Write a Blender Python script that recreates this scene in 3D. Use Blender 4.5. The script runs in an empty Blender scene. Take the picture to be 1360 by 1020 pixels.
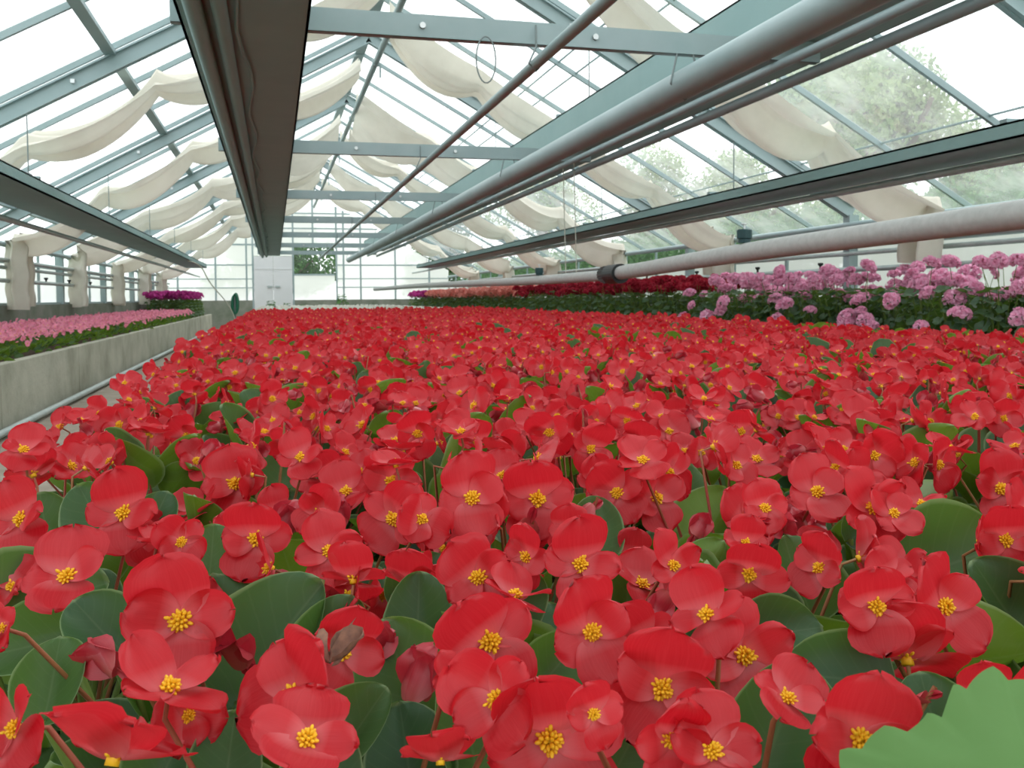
import bpy, math, random
import numpy as np
from math import sin, cos, pi, radians, sqrt
from mathutils import Vector, Matrix

random.seed(11)
rng = np.random.default_rng(5)
sc = bpy.context.scene
COL = sc.collection
S = 1.18                    # one roof unit (tie beam height above the lens) in metres
ZC = 0.85                   # lens height above the path
XR = 0.957 * S              # ridge line
W = 3.5 * S                 # half width of the house
PITCH = 0.558               # roof slope
ZRB = ZC + 2.53 * S         # underside of the rafters at the ridge
FR = [S * (3.477 + 2.905 * k) for k in range(7)]   # frames of the house
BAY = 2.905 * S
YEND = 28.1
YBACK = FR[0] - 2 * BAY
SOIL = 0.43

# ------------------------------------------------------------------ camera
FPX, PPY = 1215.4, 444.9
YAW, PIT, ROL = .25353, -.041215, -.0079278
F_ = np.array([sin(YAW) * cos(PIT), cos(YAW) * cos(PIT), sin(PIT)])
R0 = np.array([cos(YAW), -sin(YAW), 0.]); U0 = np.cross(R0, F_)
R_ = cos(ROL) * R0 + sin(ROL) * U0
U_ = -sin(ROL) * R0 + cos(ROL) * U0
CAMP = np.array([0, 0, ZC])
def ray(u, v):
    return F_ + R_ * ((u - 680) / FPX) - U_ * ((v - PPY) / FPX)
def proj(p):
    q = np.asarray(p, float) - CAMP
    d = q @ F_
    return (680 + FPX * (q @ R_) / d, PPY - FPX * (q @ U_) / d, d) if d > .05 else (-9e3, -9e3, d)
cd = bpy.data.cameras.new('camera'); cam = bpy.data.objects.new('camera', cd); COL.objects.link(cam)
cd.sensor_width = 36; cd.lens = FPX / 1360 * 36; cd.shift_y = (PPY - 510) / 1360
cd.clip_start = 0.02; cd.clip_end = 300
cam.matrix_world = Matrix(((R_[0], U_[0], -F_[0], 0), (R_[1], U_[1], -F_[1], 0), (R_[2], U_[2], -F_[2], ZC), (0, 0, 0, 1)))
cd.dof.use_dof = True; cd.dof.focus_distance = .75; cd.dof.aperture_fstop = 30
sc.camera = cam

# ------------------------------------------------------------------ materials
def node_mat(name):
    m = bpy.data.materials.new(name); m.use_nodes = True
    nt = m.node_tree; nt.nodes.clear()
    return m, nt, nt.nodes.new('ShaderNodeOutputMaterial')
class NT:
    def __init__(s, nt): s.nt = nt
    def n(s, t, **kw):
        x = s.nt.nodes.new(t)
        for k, v in kw.items():
            if k.startswith('i_'): x.inputs[k[2:].replace('_', ' ')].default_value = v
            else: setattr(x, k, v)
        return x
    def l(s, a, b): s.nt.links.new(a, b)
    def math(s, op, a, b=0.0, clamp=False):
        x = s.nt.nodes.new('ShaderNodeMath'); x.operation = op; x.use_clamp = clamp
        for i, v in enumerate((a, b)):
            if hasattr(v, 'links') or hasattr(v, 'is_linked'): s.l(v, x.inputs[i])
            else: x.inputs[i].default_value = v
        return x.outputs[0]
    def mix(s, f, a, b, mode='MIX'):
        x = s.nt.nodes.new('ShaderNodeMix'); x.data_type = 'RGBA'; x.blend_type = mode; x.clamp_factor = True
        for sock, v in ((x.inputs[0], f), (x.inputs[6], a), (x.inputs[7], b)):
            if hasattr(v, 'is_linked'): s.l(v, sock)
            elif isinstance(v, (int, float)): sock.default_value = v
            else: sock.default_value = (*v, 1)
        return x.outputs[2]
    def ramp(s, f, lo, hi):
        x = s.nt.nodes.new('ShaderNodeMapRange'); x.clamp = True
        s.l(f, x.inputs[0]); x.inputs[1].default_value = lo; x.inputs[2].default_value = hi
        return x.outputs[0]
    def noise(s, scale, detail=3, vec=None, rough=.5):
        x = s.n('ShaderNodeTexNoise'); x.inputs['Scale'].default_value = scale; x.inputs['Detail'].default_value = detail
        x.inputs['Roughness'].default_value = rough
        if vec is not None: s.l(vec, x.inputs['Vector'])
        return x.outputs['Fac']
    def attr(s, name):
        x = s.n('ShaderNodeAttribute'); x.attribute_name = name; return x.outputs['Fac']

def solid(name, c, rough=.5, metal=0., c2=None, scale=6., spec=.4, bump=0., bscale=40., lohi=(.35, .7)):
    m, nt, out = node_mat(name); k = NT(nt)
    b = k.n('ShaderNodeBsdfPrincipled'); b.inputs['Roughness'].default_value = rough; b.inputs['Metallic'].default_value = metal
    b.inputs['Specular IOR Level'].default_value = spec
    b.inputs['Base Color'].default_value = (*c, 1)
    g = k.n('ShaderNodeNewGeometry')
    if c2:
        f = k.ramp(k.noise(scale, 5, g.outputs['Position'], .6), *lohi)
        k.l(k.mix(f, c, c2), b.inputs['Base Color'])
    if bump:
        bp = k.n('ShaderNodeBump'); bp.inputs['Strength'].default_value = bump; bp.inputs['Distance'].default_value = .01
        k.l(k.noise(bscale, 4, g.outputs['Position']), bp.inputs['Height']); k.l(bp.outputs[0], b.inputs['Normal'])
    k.l(b.outputs[0], out.inputs[0]); return m

def thin(name, colfn, trans=.4, gloss=.05, rough=.4, tcolfn=None):
    """thin living tissue or cloth: diffuse front, light passing through, slight sheen"""
    m, nt, out = node_mat(name); k = NT(nt)
    c = colfn(k); tc = tcolfn(k, c) if tcolfn else c
    d = k.n('ShaderNodeBsdfDiffuse'); t = k.n('ShaderNodeBsdfTranslucent')
    k.l(c, d.inputs[0]); k.l(tc, t.inputs[0])
    mx = k.n('ShaderNodeMixShader'); mx.inputs[0].default_value = trans
    k.l(d.outputs[0], mx.inputs[1]); k.l(t.outputs[0], mx.inputs[2])
    res = mx.outputs[0]
    if gloss:
        g = k.n('ShaderNodeBsdfGlossy'); g.inputs['Roughness'].default_value = rough
        g.inputs[0].default_value = (1, 1, 1, 1)
        fr = k.n('ShaderNodeLayerWeight'); fr.inputs[0].default_value = .25
        m2 = k.n('ShaderNodeMixShader'); k.l(k.math('ADD', k.math('MULTIPLY', fr.outputs['Fresnel'], gloss * 2), gloss), m2.inputs[0])
        k.l(res, m2.inputs[1]); k.l(g.outputs[0], m2.inputs[2]); res = m2.outputs[0]
    k.l(res, out.inputs[0]); return m

def petal_mat(name, base, light, throat, tr=.45, gl=.05, throat_r=(.05, .42), rimw=0):
    def col(k):
        t = k.attr('t'); s_ = k.attr('s')
        g = k.n('ShaderNodeNewGeometry')
        rnd = g.outputs['Random Per Island']
        v = k.noise(9, 2, None)
        cmb = k.n('ShaderNodeCombineXYZ'); k.l(k.math('MULTIPLY', s_, 13.), cmb.inputs[0]); k.l(k.math('MULTIPLY', t, .8), cmb.inputs[1]); k.l(k.math('MULTIPLY', rnd, 31.), cmb.inputs[2])
        vein = k.ramp(k.noise(1.6, 3, cmb.outputs[0]), .35, .7)
        c = k.mix(k.math('MULTIPLY', vein, .28), base, light)
        c = k.mix(k.math('MULTIPLY', rnd, .4), c, light)
        thr = k.math('SUBTRACT', 1.0, k.ramp(t, *throat_r))
        c = k.mix(k.math('MULTIPLY', thr, .55), c, throat)
        if rimw:
            c = k.mix(k.math('MULTIPLY', k.ramp(t, .7, 1.0), rimw), c, throat)
        return c
    return thin(name, col, tr, gl, .42)
def leaf_mat(name, top, under, edge, tr=.3, gl=.05, rough=.38, veins=7.):
    def col(k):
        t = k.attr('t'); s_ = k.attr('s'); g = k.n('ShaderNodeNewGeometry')
        rnd = g.outputs['Random Per Island']
        ab = k.math('ABSOLUTE', s_)
        ph = k.math('FRACT', k.math('SUBTRACT', k.math('MULTIPLY', t, veins), k.math('MULTIPLY', ab, 2.2)))
        vn = k.math('SUBTRACT', 1.0, k.ramp(k.math('ABSOLUTE', k.math('SUBTRACT', ph, .5)), .0, .10))
        mid = k.math('SUBTRACT', 1.0, k.ramp(ab, .0, .05))
        vv = k.math('MAXIMUM', k.math('MULTIPLY', vn, .05), k.math('MULTIPLY', mid, .14))
        c = k.mix(k.math('MULTIPLY', rnd, .4), top, under)
        c = k.mix(g.outputs['Backfacing'], c, under)
        c = k.mix(vv, c, edge)
        ed = k.math('MAXIMUM', k.ramp(ab, .93, 1.0), k.ramp(t, .955, 1.0))
        return k.mix(k.math('MULTIPLY', ed, .8), c, edge)
    def tcol(k, c): return k.mix(.6, c, (.25, .45, .03))
    return thin(name, col, tr, gl, rough, tcol)

M = {}
M['petal'] = petal_mat('red_petal', (.62, .004, .014), (.81, .055, .07), (.90, .32, .34), .48, .024)
M['petal_far'] = M['petal']
M['stamen'] = solid('yellow_stamen', (.86, .47, .015), .55)
M['leaf'] = leaf_mat('begonia_leaf', (.028, .080, .036), (.115, .215, .022), (.30, .40, .20), .3, .02, .5)
M['stem'] = solid('reddish_stem', (.36, .06, .045), .5, c2=(.26, .16, .05))
M['petiole'] = solid('green_petiole', (.16, .24, .05), .5)
M['bud'] = petal_mat('red_bud', (.45, .012, .03), (.66, .05, .07), (.5, .12, .10), .3, .04)
M['gleaf'] = leaf_mat('geranium_leaf', (.035, .085, .035), (.07, .14, .04), (.11, .19, .07), .25, .04, .5, 9.)
M['pinkg'] = petal_mat('pink_geranium', (.95, .40, .62), (.97, .72, .84), (.80, .14, .36), .35, .02, (.0, .35))
M['crimsong'] = petal_mat('crimson_geranium', (.44, .012, .035), (.62, .035, .075), (.3, .0, .02), .3, .02)
M['salmong'] = petal_mat('salmon_geranium', (.95, .34, .28), (.95, .50, .44), (.7, .2, .15), .35, .02)
M['magentag'] = petal_mat('magenta_geranium', (.55, .03, .28), (.70, .10, .42), (.4, .03, .2), .35, .02)
M['pinkb'] = petal_mat('pink_begonia', (.93, .25, .42), (.95, .46, .56), (.85, .45, .45), .4, .03)
M['whiteb'] = petal_mat('white_begonia', (.88, .87, .79), (.92, .91, .87), (.8, .84, .6), .4, .03)
M['steel'] = solid('painted_steel', (.30, .39, .40), .5, .1, (.36, .44, .45), 3.)
M['tray'] = solid('tray_sheet', (.25, .39, .385), .6, .0, (.29, .43, .42), 2.)
M['galv'] = solid('galvanised_pipe', (.48, .54, .53), .45, .3, (.38, .44, .43), 9.)
M['pvc'] = solid('dusty_plastic_pipe', (.52, .53, .51), .65, 0, (.43, .44, .42), 30.)
M['black'] = solid('black_rubber', (.02, .025, .025), .45)
M['teal'] = solid('teal_plastic', (.015, .06, .065), .4)
M['chrome'] = solid('bare_metal', (.6, .62, .62), .3, .8)
M['rope'] = solid('cord', (.55, .56, .48), .8)
M['wire'] = solid('wire', (.22, .26, .26), .5, .4)
M['concrete'] = solid('concrete', (.47, .465, .385), .85, 0, (.30, .30, .235), 2.2, .2, .35, 30., (.35, .68))
M['basec'] = solid('mossy_base', (.17, .20, .15), .9, 0, (.28, .29, .25), 3., .1, .2)
M['floor'] = solid('path_ground', (.36, .31, .26), .9, 0, (.26, .225, .18), 5., .1, .3)
M['soil'] = solid('potting_soil', (.045, .032, .022), .95, 0, (.08, .06, .04), 20., .1, .5)
M['lawn'] = solid('lawn', (.10, .18, .05), .95, 0, (.14, .22, .07), 1.)
M['door'] = solid('white_door_sheet', (.66, .68, .69), .5, 0, (.72, .73, .74), 1.5)
M['white'] = solid('white_render', (.80, .80, .79), .7)
M['bark'] = solid('bark', (.13, .10, .08), .9, c2=(.08, .06, .05), scale=9)
M['brown'] = solid('withered_petal', (.28, .14, .09), .8, c2=(.15, .08, .06), scale=200)

def cloth_mat():
    def col(k):
        g = k.n('ShaderNodeNewGeometry')
        return k.mix(k.ramp(k.noise(2.5, 5, g.outputs['Position'], .6), .4, .75), (.82, .78, .69), (.72, .675, .59))
    return thin('shade_cloth', col, .25, 0)
M['cloth'] = cloth_mat()
def tree_mat(name, a, b):
    def col(k):
        g = k.n('ShaderNodeNewGeometry'); return k.mix(g.outputs['Random Per Island'], a, b)
    return thin(name, col, .35, .01)
M['treeleaf'] = tree_mat('tree_leaf', (.20, .30, .12), (.36, .46, .22))
M['hedge'] = tree_mat('hedge_leaf', (.045, .13, .04), (.12, .26, .08))

def glass_mat(name, tint, dirt, dcol):
    m, nt, out = node_mat(name); k = NT(nt)
    t = k.n('ShaderNodeBsdfTransparent'); t.inputs[0].default_value = (*tint, 1)
    d = k.n('ShaderNodeBsdfDiffuse'); tl = k.n('ShaderNodeBsdfTranslucent')
    d.inputs[0].default_value = tl.inputs[0].default_value = (*dcol, 1)
    dm = k.n('ShaderNodeMixShader'); dm.inputs[0].default_value = .75; k.l(d.outputs[0], dm.inputs[1]); k.l(tl.outputs[0], dm.inputs[2])
    g = k.n('ShaderNodeNewGeometry')
    n1 = k.ramp(k.noise(1.7, 6, g.outputs['Position'], .65), .38, .72)
    mx = k.n('ShaderNodeMixShader'); k.l(k.math('ADD', k.math('MULTIPLY', n1, dirt), dirt * .6), mx.inputs[0])
    k.l(t.outputs[0], mx.inputs[1]); k.l(dm.outputs[0], mx.inputs[2])
    gl = k.n('ShaderNodeBsdfGlossy'); gl.inputs['Roughness'].default_value = .04
    fr = k.n('ShaderNodeFresnel'); fr.inputs[0].default_value = 1.3
    m2 = k.n('ShaderNodeMixShader'); k.l(k.math('MULTIPLY', fr.outputs[0], .12), m2.inputs[0])
    k.l(mx.outputs[0], m2.inputs[1]); k.l(gl.outputs[0], m2.inputs[2])
    k.l(m2.outputs[0], out.inputs[0]); return m
M['glass'] = glass_mat('roof_glass', (.94, .97, .96), .30, (.88, .91, .90))
M['clear'] = glass_mat('clear_glass', (.93, .97, .95), .06, (.8, .84, .83))
def panel_mat():
    m, nt, out = node_mat('white_panel'); k = NT(nt)
    g = k.n('ShaderNodeNewGeometry')
    c = k.mix(k.noise(.8, 3, g.outputs['Position']), (.93, .925, .92), (.88, .875, .87))
    d = k.n('ShaderNodeBsdfDiffuse'); t = k.n('ShaderNodeBsdfTranslucent'); tr = k.n('ShaderNodeBsdfTransparent')
    k.l(c, d.inputs[0]); k.l(c, t.inputs[0])
    a = k.n('ShaderNodeMixShader'); a.inputs[0].default_value = .68; k.l(d.outputs[0], a.inputs[1]); k.l(t.outputs[0], a.inputs[2])
    b = k.n('ShaderNodeMixShader'); b.inputs[0].default_value = .12; k.l(a.outputs[0], b.inputs[1]); k.l(tr.outputs[0], b.inputs[2])
    k.l(b.outputs[0], out.inputs[0]); return m
M['panel'] = panel_mat()

# ------------------------------------------------------------------ mesh tools (all quads)
class Geo:
    def __init__(s): s.V = []; s.F = []; s.Mi = []; s.A = []; s.n = 0
    def add(s, V, F, mi=0, A=None):
        V = np.asarray(V, float); F = np.asarray(F, int)
        s.V.append(V); s.F.append(F + s.n)
        s.Mi.append(np.full(len(F), mi) if np.isscalar(mi) else np.asarray(mi))
        s.A.append(np.zeros((len(V), 2)) if A is None else A)
        s.n += len(V); return s
    def arr(s):
        return np.concatenate(s.V), np.concatenate(s.F), np.concatenate(s.Mi), np.concatenate(s.A)
    def put(s, arr, Mx, scale=1., remap=None):
        V, F, Mi, A = arr
        return s.add((V * scale) @ np.asarray(Mx)[:3, :3].T + np.asarray(Mx)[:3, 3], F, Mi if remap is None else np.asarray(remap)[Mi], A)
    def box(s, c, d, mi=0):
        x, y, z = c; a, b, e = d[0] / 2, d[1] / 2, d[2] / 2
        V = [(x + i * a, y + j * b, z + k * e) for i in (-1, 1) for j in (-1, 1) for k in (-1, 1)]
        return s.add(V, [(0, 1, 3, 2), (4, 6, 7, 5), (0, 4, 5, 1), (2, 3, 7, 6), (0, 2, 6, 4), (1, 5, 7, 3)], mi)
    def tube(s, P, r, seg=10, mi=0, cap=True):
        P = np.asarray(P, float); n = len(P); r = np.broadcast_to(np.asarray(r, float), (n,))
        T = np.gradient(P, axis=0); T /= np.linalg.norm(T, axis=1)[:, None] + 1e-12
        up = np.array([0, 0, 1.]) if abs(T[0][2]) < .9 else np.array([1., 0, 0])
        a = np.cross(T[0], up); a /= np.linalg.norm(a)
        V = []
        for i in range(n):
            a = a - T[i] * (a @ T[i]); a /= np.linalg.norm(a); b = np.cross(T[i], a)
            th = np.arange(seg) * 2 * pi / seg
            V.append(P[i] + r[i] * (np.cos(th)[:, None] * a + np.sin(th)[:, None] * b))
        F = [(i * seg + j, i * seg + (j + 1) % seg, (i + 1) * seg + (j + 1) % seg, (i + 1) * seg + j) for i in range(n - 1) for j in range(seg)]
        if cap and seg % 2 == 0:
            h = seg // 2
            for o, rev in ((0, True), ((n - 1) * seg, False)):
                for j in range(h - 1):
                    q = (o + j, o + j + 1, o + seg - 2 - j, o + seg - 1 - j)
                    F.append(q[::-1] if rev else q)
        return s.add(np.concatenate(V), F, mi)
    def beam(s, P, Q, w, h, mi=0, up=(0, 0, 1)):
        P, Q = np.asarray(P, float), np.asarray(Q, float); t = Q - P; t /= np.linalg.norm(t)
        a = np.cross(t, up); a /= np.linalg.norm(a); b = np.cross(a, t)
        V = [p + i * a * w / 2 + k * b * h / 2 for p in (P, Q) for i in (-1, 1) for k in (-1, 1)]
        return s.add(V, [(0, 1, 3, 2), (4, 6, 7, 5), (0, 4, 5, 1), (2, 3, 7, 6), (0, 2, 6, 4), (1, 5, 7, 3)], mi)
    def grid(s, P, mi=0, A=None, wrap=False):
        """P: array (n, m, 3)"""
        n, m = P.shape[:2]
        F = [(i * m + j, i * m + (j + 1), (i + 1) * m + (j + 1), (i + 1) * m + j) for i in range(n - 1) for j in range(m - 1)]
        return s.add(P.reshape(-1, 3), F, mi, None if A is None else A.reshape(-1, 2))
    def ball(s, c, r, mi=0, seg=8, ring=5):
        c = np.asarray(c, float); r = np.broadcast_to(np.asarray(r, float), (3,))
        ph = np.linspace(-pi / 2 * .98, pi / 2 * .98, ring + 1)
        V = np.array([[cos(p) * cos(t), cos(p) * sin(t), sin(p)] for p in ph for t in np.arange(seg) * 2 * pi / seg]) * r + c
        F = [(i * seg + j, i * seg + (j + 1) % seg, (i + 1) * seg + (j + 1) % seg, (i + 1) * seg + j) for i in range(ring) for j in range(seg)]
        return s.add(V, F, mi)
    def lathe(s, prof, c=(0, 0, 0), seg=14, mi=0):
        V = np.array([[r * cos(t), r * sin(t), z] for r, z in prof for t in np.arange(seg) * 2 * pi / seg]) + np.asarray(c, float)
        F = [(i * seg + j, i * seg + (j + 1) % seg, (i + 1) * seg + (j + 1) % seg, (i + 1) * seg + j) for i in range(len(prof) - 1) for j in range(seg)]
        return s.add(V, F, mi)
    def mesh(s, name, mats, smooth=True):
        return arr_mesh(name, s.arr(), mats, smooth)

def arr_mesh(name, arr, mats, smooth=True):
    V, F, Mi, A = arr
    me = bpy.data.meshes.new(name); nv, nf = len(V), len(F)
    me.vertices.add(nv); me.vertices.foreach_set('co', V.astype(np.float32).ravel())
    me.loops.add(nf * 4); me.loops.foreach_set('vertex_index', F.astype(np.int32).ravel())
    me.polygons.add(nf); me.polygons.foreach_set('loop_start', np.arange(0, nf * 4, 4, dtype=np.int32))
    me.polygons.foreach_set('material_index', Mi.astype(np.int32))
    me.polygons.foreach_set('use_smooth', np.full(nf, smooth, dtype=bool))
    for m in mats: me.materials.append(m)
    if A.any():
        for i, nm in enumerate('ts'):
            at = me.attributes.new(nm, 'FLOAT', 'POINT'); at.data.foreach_set('value', np.ascontiguousarray(A[:, i], dtype=np.float32))
    me.update(calc_edges=True)
    return me
def link(name, me, parent=None, loc=None, rot=None, label=None, cat=None, group=None, kind=None):
    o = bpy.data.objects.new(name, me); COL.objects.link(o)
    if parent: o.parent = parent
    if loc is not None: o.location = loc
    if rot is not None: o.rotation_euler = rot
    if label: o['label'] = label
    if cat: o['category'] = cat
    if group: o['group'] = group
    if kind: o['kind'] = kind
    return o
def obj(name, g, mats, parent=None, smooth=False, **kw):
    return link(name, g.mesh(name, mats if isinstance(mats, (list, tuple)) else [mats], smooth), parent, **kw)
def root(name, loc, label, cat, group=None):
    return link(name, None, None, loc, None, label, cat, group)
def frame_mx(nrm, upv, pos=(0, 0, 0)):
    """local z = nrm, local y as close as possible to upv"""
    z = np.asarray(nrm, float); z = z / np.linalg.norm(z)
    y = np.asarray(upv, float); y = y - z * (y @ z); y /= np.linalg.norm(y) + 1e-9
    x = np.cross(y, z); m = np.eye(4); m[:3, 0] = x; m[:3, 1] = y; m[:3, 2] = z; m[:3, 3] = pos
    return m
def roof_z(x, off=0.): return ZRB - PITCH * abs(x - XR) + off
ORD = ['first', 'second', 'third', 'fourth', 'fifth', 'sixth', 'seventh', 'eighth', 'ninth', 'tenth', 'eleventh', 'twelfth', 'thirteenth', 'fourteenth', 'fifteenth', 'sixteenth', 'seventeenth']

# ------------------------------------------------------------------ setting
g = Geo(); g.box((XR, (YBACK + YEND) / 2, -.05), (2 * W + .4, YEND - YBACK + .4, .1)); obj('floor', g, M['floor'], kind='structure')
g = Geo(); g.box((20, 30, -.16), (160, 160, .1)); obj('ground_outside', g, M['lawn'], kind='structure')
XL_, XRW = XR - W, XR + W
ZE = roof_z(XRW)             # rafter underside at the eaves
for side, x in (('left', XL_), ('right', XRW)):
    g = Geo(); g.box((x, (YBACK + YEND) / 2, .40), (.16, YEND - YBACK, .80)); obj('wall_' + side, g, M['basec'], kind='structure')
g = Geo(); g.box((XR, YEND + .08, .41), (2 * W, .16, .82)); obj('wall_back', g, M['basec'], kind='structure')

# roof and side glazing, bay by bay
GZ = .20                     # glass above rafter underside
win_n = 0
ys = [YBACK, FR[0] - BAY] + FR + [YEND]
for sgn in (-1, 1):
    for b in range(len(ys) - 1):
        y0, y1 = ys[b], ys[b + 1]; win_n += 1
        xe = XR + sgn * (W + .34); z0, z1 = roof_z(XR, GZ), roof_z(xe, GZ)
        gf = Geo(); nb = 3
        for i in range(nb):
            y = y0 + (y1 - y0) * i / nb
            gf.beam((XR, y, z0), (xe, y, z1), .03, .045)
        for f in (.36, .40, .80):                       # glass laps
            gf.beam((XR + (xe - XR) * f, y0, z0 + (z1 - z0) * f + .012), (XR + (xe - XR) * f, y1, z0 + (z1 - z0) * f + .012), .014, .012)
        wf = obj('window_%d' % win_n, gf, M['steel'], kind='structure')
        gg = Geo(); P = np.array([[(XR, y, z0 + .02), (xe, y, z1 + .02)] for y in (y0, y1)]); gg.grid(P); obj('glass_pane', gg, M['glass'], wf)
for sgn, x in ((-1, XL_), (1, XRW)):
    for b in range(1, len(ys) - 1):
        y0, y1 = ys[b], ys[b + 1]; win_n += 1
        gf = Geo()
        for i in range(3): gf.box((x, y0 + (y1 - y0) * i / 3, 1.165), (.03, .03, .73))
        gf.box((x, (y0 + y1) / 2, 1.30), (.04, y1 - y0, .03)); gf.box((x, (y0 + y1) / 2, .815), (.06, y1 - y0, .03))
        wf = obj('window_%d' % win_n, gf, M['steel'], kind='structure')
        gg = Geo(); gg.grid(np.array([[(x + sgn * .02, y, .82), (x + sgn * .02, y, 1.295)] for y in (y0, y1)])); obj('white_panel', gg, M['panel'], wf)
        gg = Geo(); gg.grid(np.array([[(x + sgn * .02, y, 1.305), (x + sgn * .02, y, 1.62)] for y in (y0, y1)])); obj('glass_pane', gg, M['clear'], wf)
# gable end wall
win_n += 1
gf = Geo(); zt = lambda x: roof_z(x, GZ - .03)
DL, DR, OL, OR = -.57, .53, .58, 1.78
for x in np.arange(XL_ + .3, XRW, 1.05):
    if not (DL - .1 < x < OR + .1): gf.box((x, YEND, (.82 + zt(x)) / 2), (.05, .05, zt(x) - .82))
for x in (-.78, DL - .03, DR + .03, 1.14, OR + .05, 2.04):
    lo = 2.45 if x == 1.14 else .0 if abs(x) < .7 else .82
    gf.box((x, YEND, (lo + zt(x)) / 2), (.05, .05, zt(x) - lo))
for z, thk in ((1.19, .03), (1.45, .03), (1.86, .04), (2.46, .05), (2.95, .04), (3.4, .04)):
    hw = min(W, (ZRB + GZ - z) / PITCH)
    xa, xb = XR - hw, XR + hw
    if z < 2.4:
        gf.box(((xa + DL - .05) / 2, YEND, z), (DL - .05 - xa, .04, thk)); gf.box(((OR + .08 + xb) / 2, YEND, z), (xb - OR - .08, .04, thk))
    else: gf.box((XR, YEND, z), (xb - xa, .04, thk))
gf.box((1.18, YEND, 1.57), (1.2, .05, .05))
wf = obj('window_%d' % win_n, gf, M['steel'], kind='structure')
def gable_strip(x0, x1, lo, mat, nm):
    gp = Geo(); n = max(2, int((x1 - x0) / .3)); xs = np.linspace(x0, x1, n)
    if x0 < XR < x1: xs = np.sort(np.append(xs, XR))
    gp.grid(np.array([[(x, YEND + .03, lo), (x, YEND + .03, zt(x))] for x in xs])); obj(nm, gp, mat, wf)
gable_strip(XL_, DL - .05, .82, M['panel'], 'white_panel')
gable_strip(OR + .03, XRW, .82, M['panel'], 'white_panel')
gable_strip(DL - .05, OR + .03, 2.46, M['panel'], 'white_panel')
gp = Geo(); gp.grid(np.array([[(x, YEND + .03, z) for z in (.82, 1.56)] for x in (OL, OR)])); obj('white_panel', gp, M['panel'], wf)
gp = Geo(); gp.grid(np.array([[(x, YEND + .03, z) for z in (1.58, 2.44)] for x in (OL, OR)])); obj('glass_pane', gp, M['clear'], wf)
gp = Geo(); gp.grid(np.array([[(x, YEND + .03, z) for z in (2.13, 2.45)] for x in (DL - .02, DR)])); obj('white_panel', gp, M['panel'], wf)
for nm, xa, xb in (('door_1', DL, -.022), ('door_2', -.018, DR)):
    g = Geo(); g.box(((xa + xb) / 2, YEND - .04, 1.06), (xb - xa, .04, 2.12)); d = obj(nm, g, M['door'], kind='structure')
    xh = xb - .1 if nm == 'door_1' else xa + .12
    g = Geo(); g.box((xh, YEND - .085, 1.22), (.14, .03, .05)); obj('door_handle', g, M['galv'], d)
    g = Geo()
    for zz in (.5, 1.75): g.box(((xa + xb) / 2, YEND - .065, zz), (xb - xa - .06, .012, .04))
    obj('rail', g, M['door'], d)

# posts, rafters, ties
FN = ORD
for k, y in enumerate(FR):
    for sgn, sd in ((-1, 'path-bed side, above pink begonias'), (1, 'side above the geraniums')):
        g = Geo(); xe = XR + sgn * W; a = np.array((XR, y, ZRB + .08)); b = np.array((xe, y, ZE + .08))
        up = np.array((sgn * PITCH, 0, 1.0))
        g.beam(a, b, .012, .14, up=up)
        for s_ in (-1, 1): g.beam(a + (0, 0, s_ * .065), b + (0, 0, s_ * .065), .075, .014, up=up)
        r = obj('roof_rafter', g, M['steel'], label='sloping grey-green steel roof rafter, %s from the front, on the %s' % (FN[k], sd), cat='beam', group='roof rafters')
        g = Geo()
        for q in (.33, .62): g.box((XR + sgn * W * q, y - .01, roof_z(XR + sgn * W * q) + .085), (.03, .025, .03))
        obj('bolt', g, M['chrome'], r)
        g = Geo(); g.box((xe - sgn * .02, y, (.80 + ZE + .06) / 2), (.10, .10, ZE + .06 - .80))
        obj('wall_post', g, M['steel'], label='short steel wall post under the %s rafter from the front, %s' % (FN[k], sd), cat='post', group='wall posts')
ZT0, ZT1 = ZC + .985 * S, ZC + 1.07 * S
for k, y in enumerate(FR):
    g = Geo(); x0, x1 = -.34 * S, 2.26 * S
    g.box(((x0 + x1) / 2, y, (ZT0 + ZT1) / 2), (x1 - x0, .012, ZT1 - ZT0))
    for z in (ZT0 + .005, ZT1 - .005): g.box(((x0 + x1) / 2, y + .02, z), (x1 - x0, .05, .010))
    t = obj('tie_beam', g, M['steel'], label='horizontal steel tie beam across the house, %s from the front' % FN[k], cat='beam', group='horizontal tie beams')
    g = Geo()
    for x in (.56 * S, 1.25 * S): g.lathe([(.001, 0), (.014, 0), (.014, .012), (.001, .012)], (0, 0, 0), 8); V = g.V[-1]; g.V[-1] = np.stack([x + V[:, 0], y - .006 - V[:, 2], (ZT0 + ZT1) / 2 + V[:, 1]], 1)
    obj('bolt', g, M['chrome'], t)
# purlins
for x, w_, nm in ((-.99 * S, .085, 'wide purlin under the glass above the left tray'), (XR - .93 * W, .05, 'slim purlin low under the left roof glass'), (XR + .93 * W, .05, 'slim purlin low under the right roof glass')):
    g = Geo(); z = roof_z(x, .165); g.box((x, (YBACK + YEND) / 2, z), (w_, YEND - YBACK, .035))
    obj('roof_purlin', g, M['steel'], label='long grey steel ' + nm, cat='beam')
g = Geo(); g.box((XR, (YBACK + YEND) / 2, roof_z(XR, GZ + .01)), (.12, YEND - YBACK, .07)); obj('ridge_beam', g, M['steel'], label='long grey steel ridge beam at the top of the glass roof', cat='beam')

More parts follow.
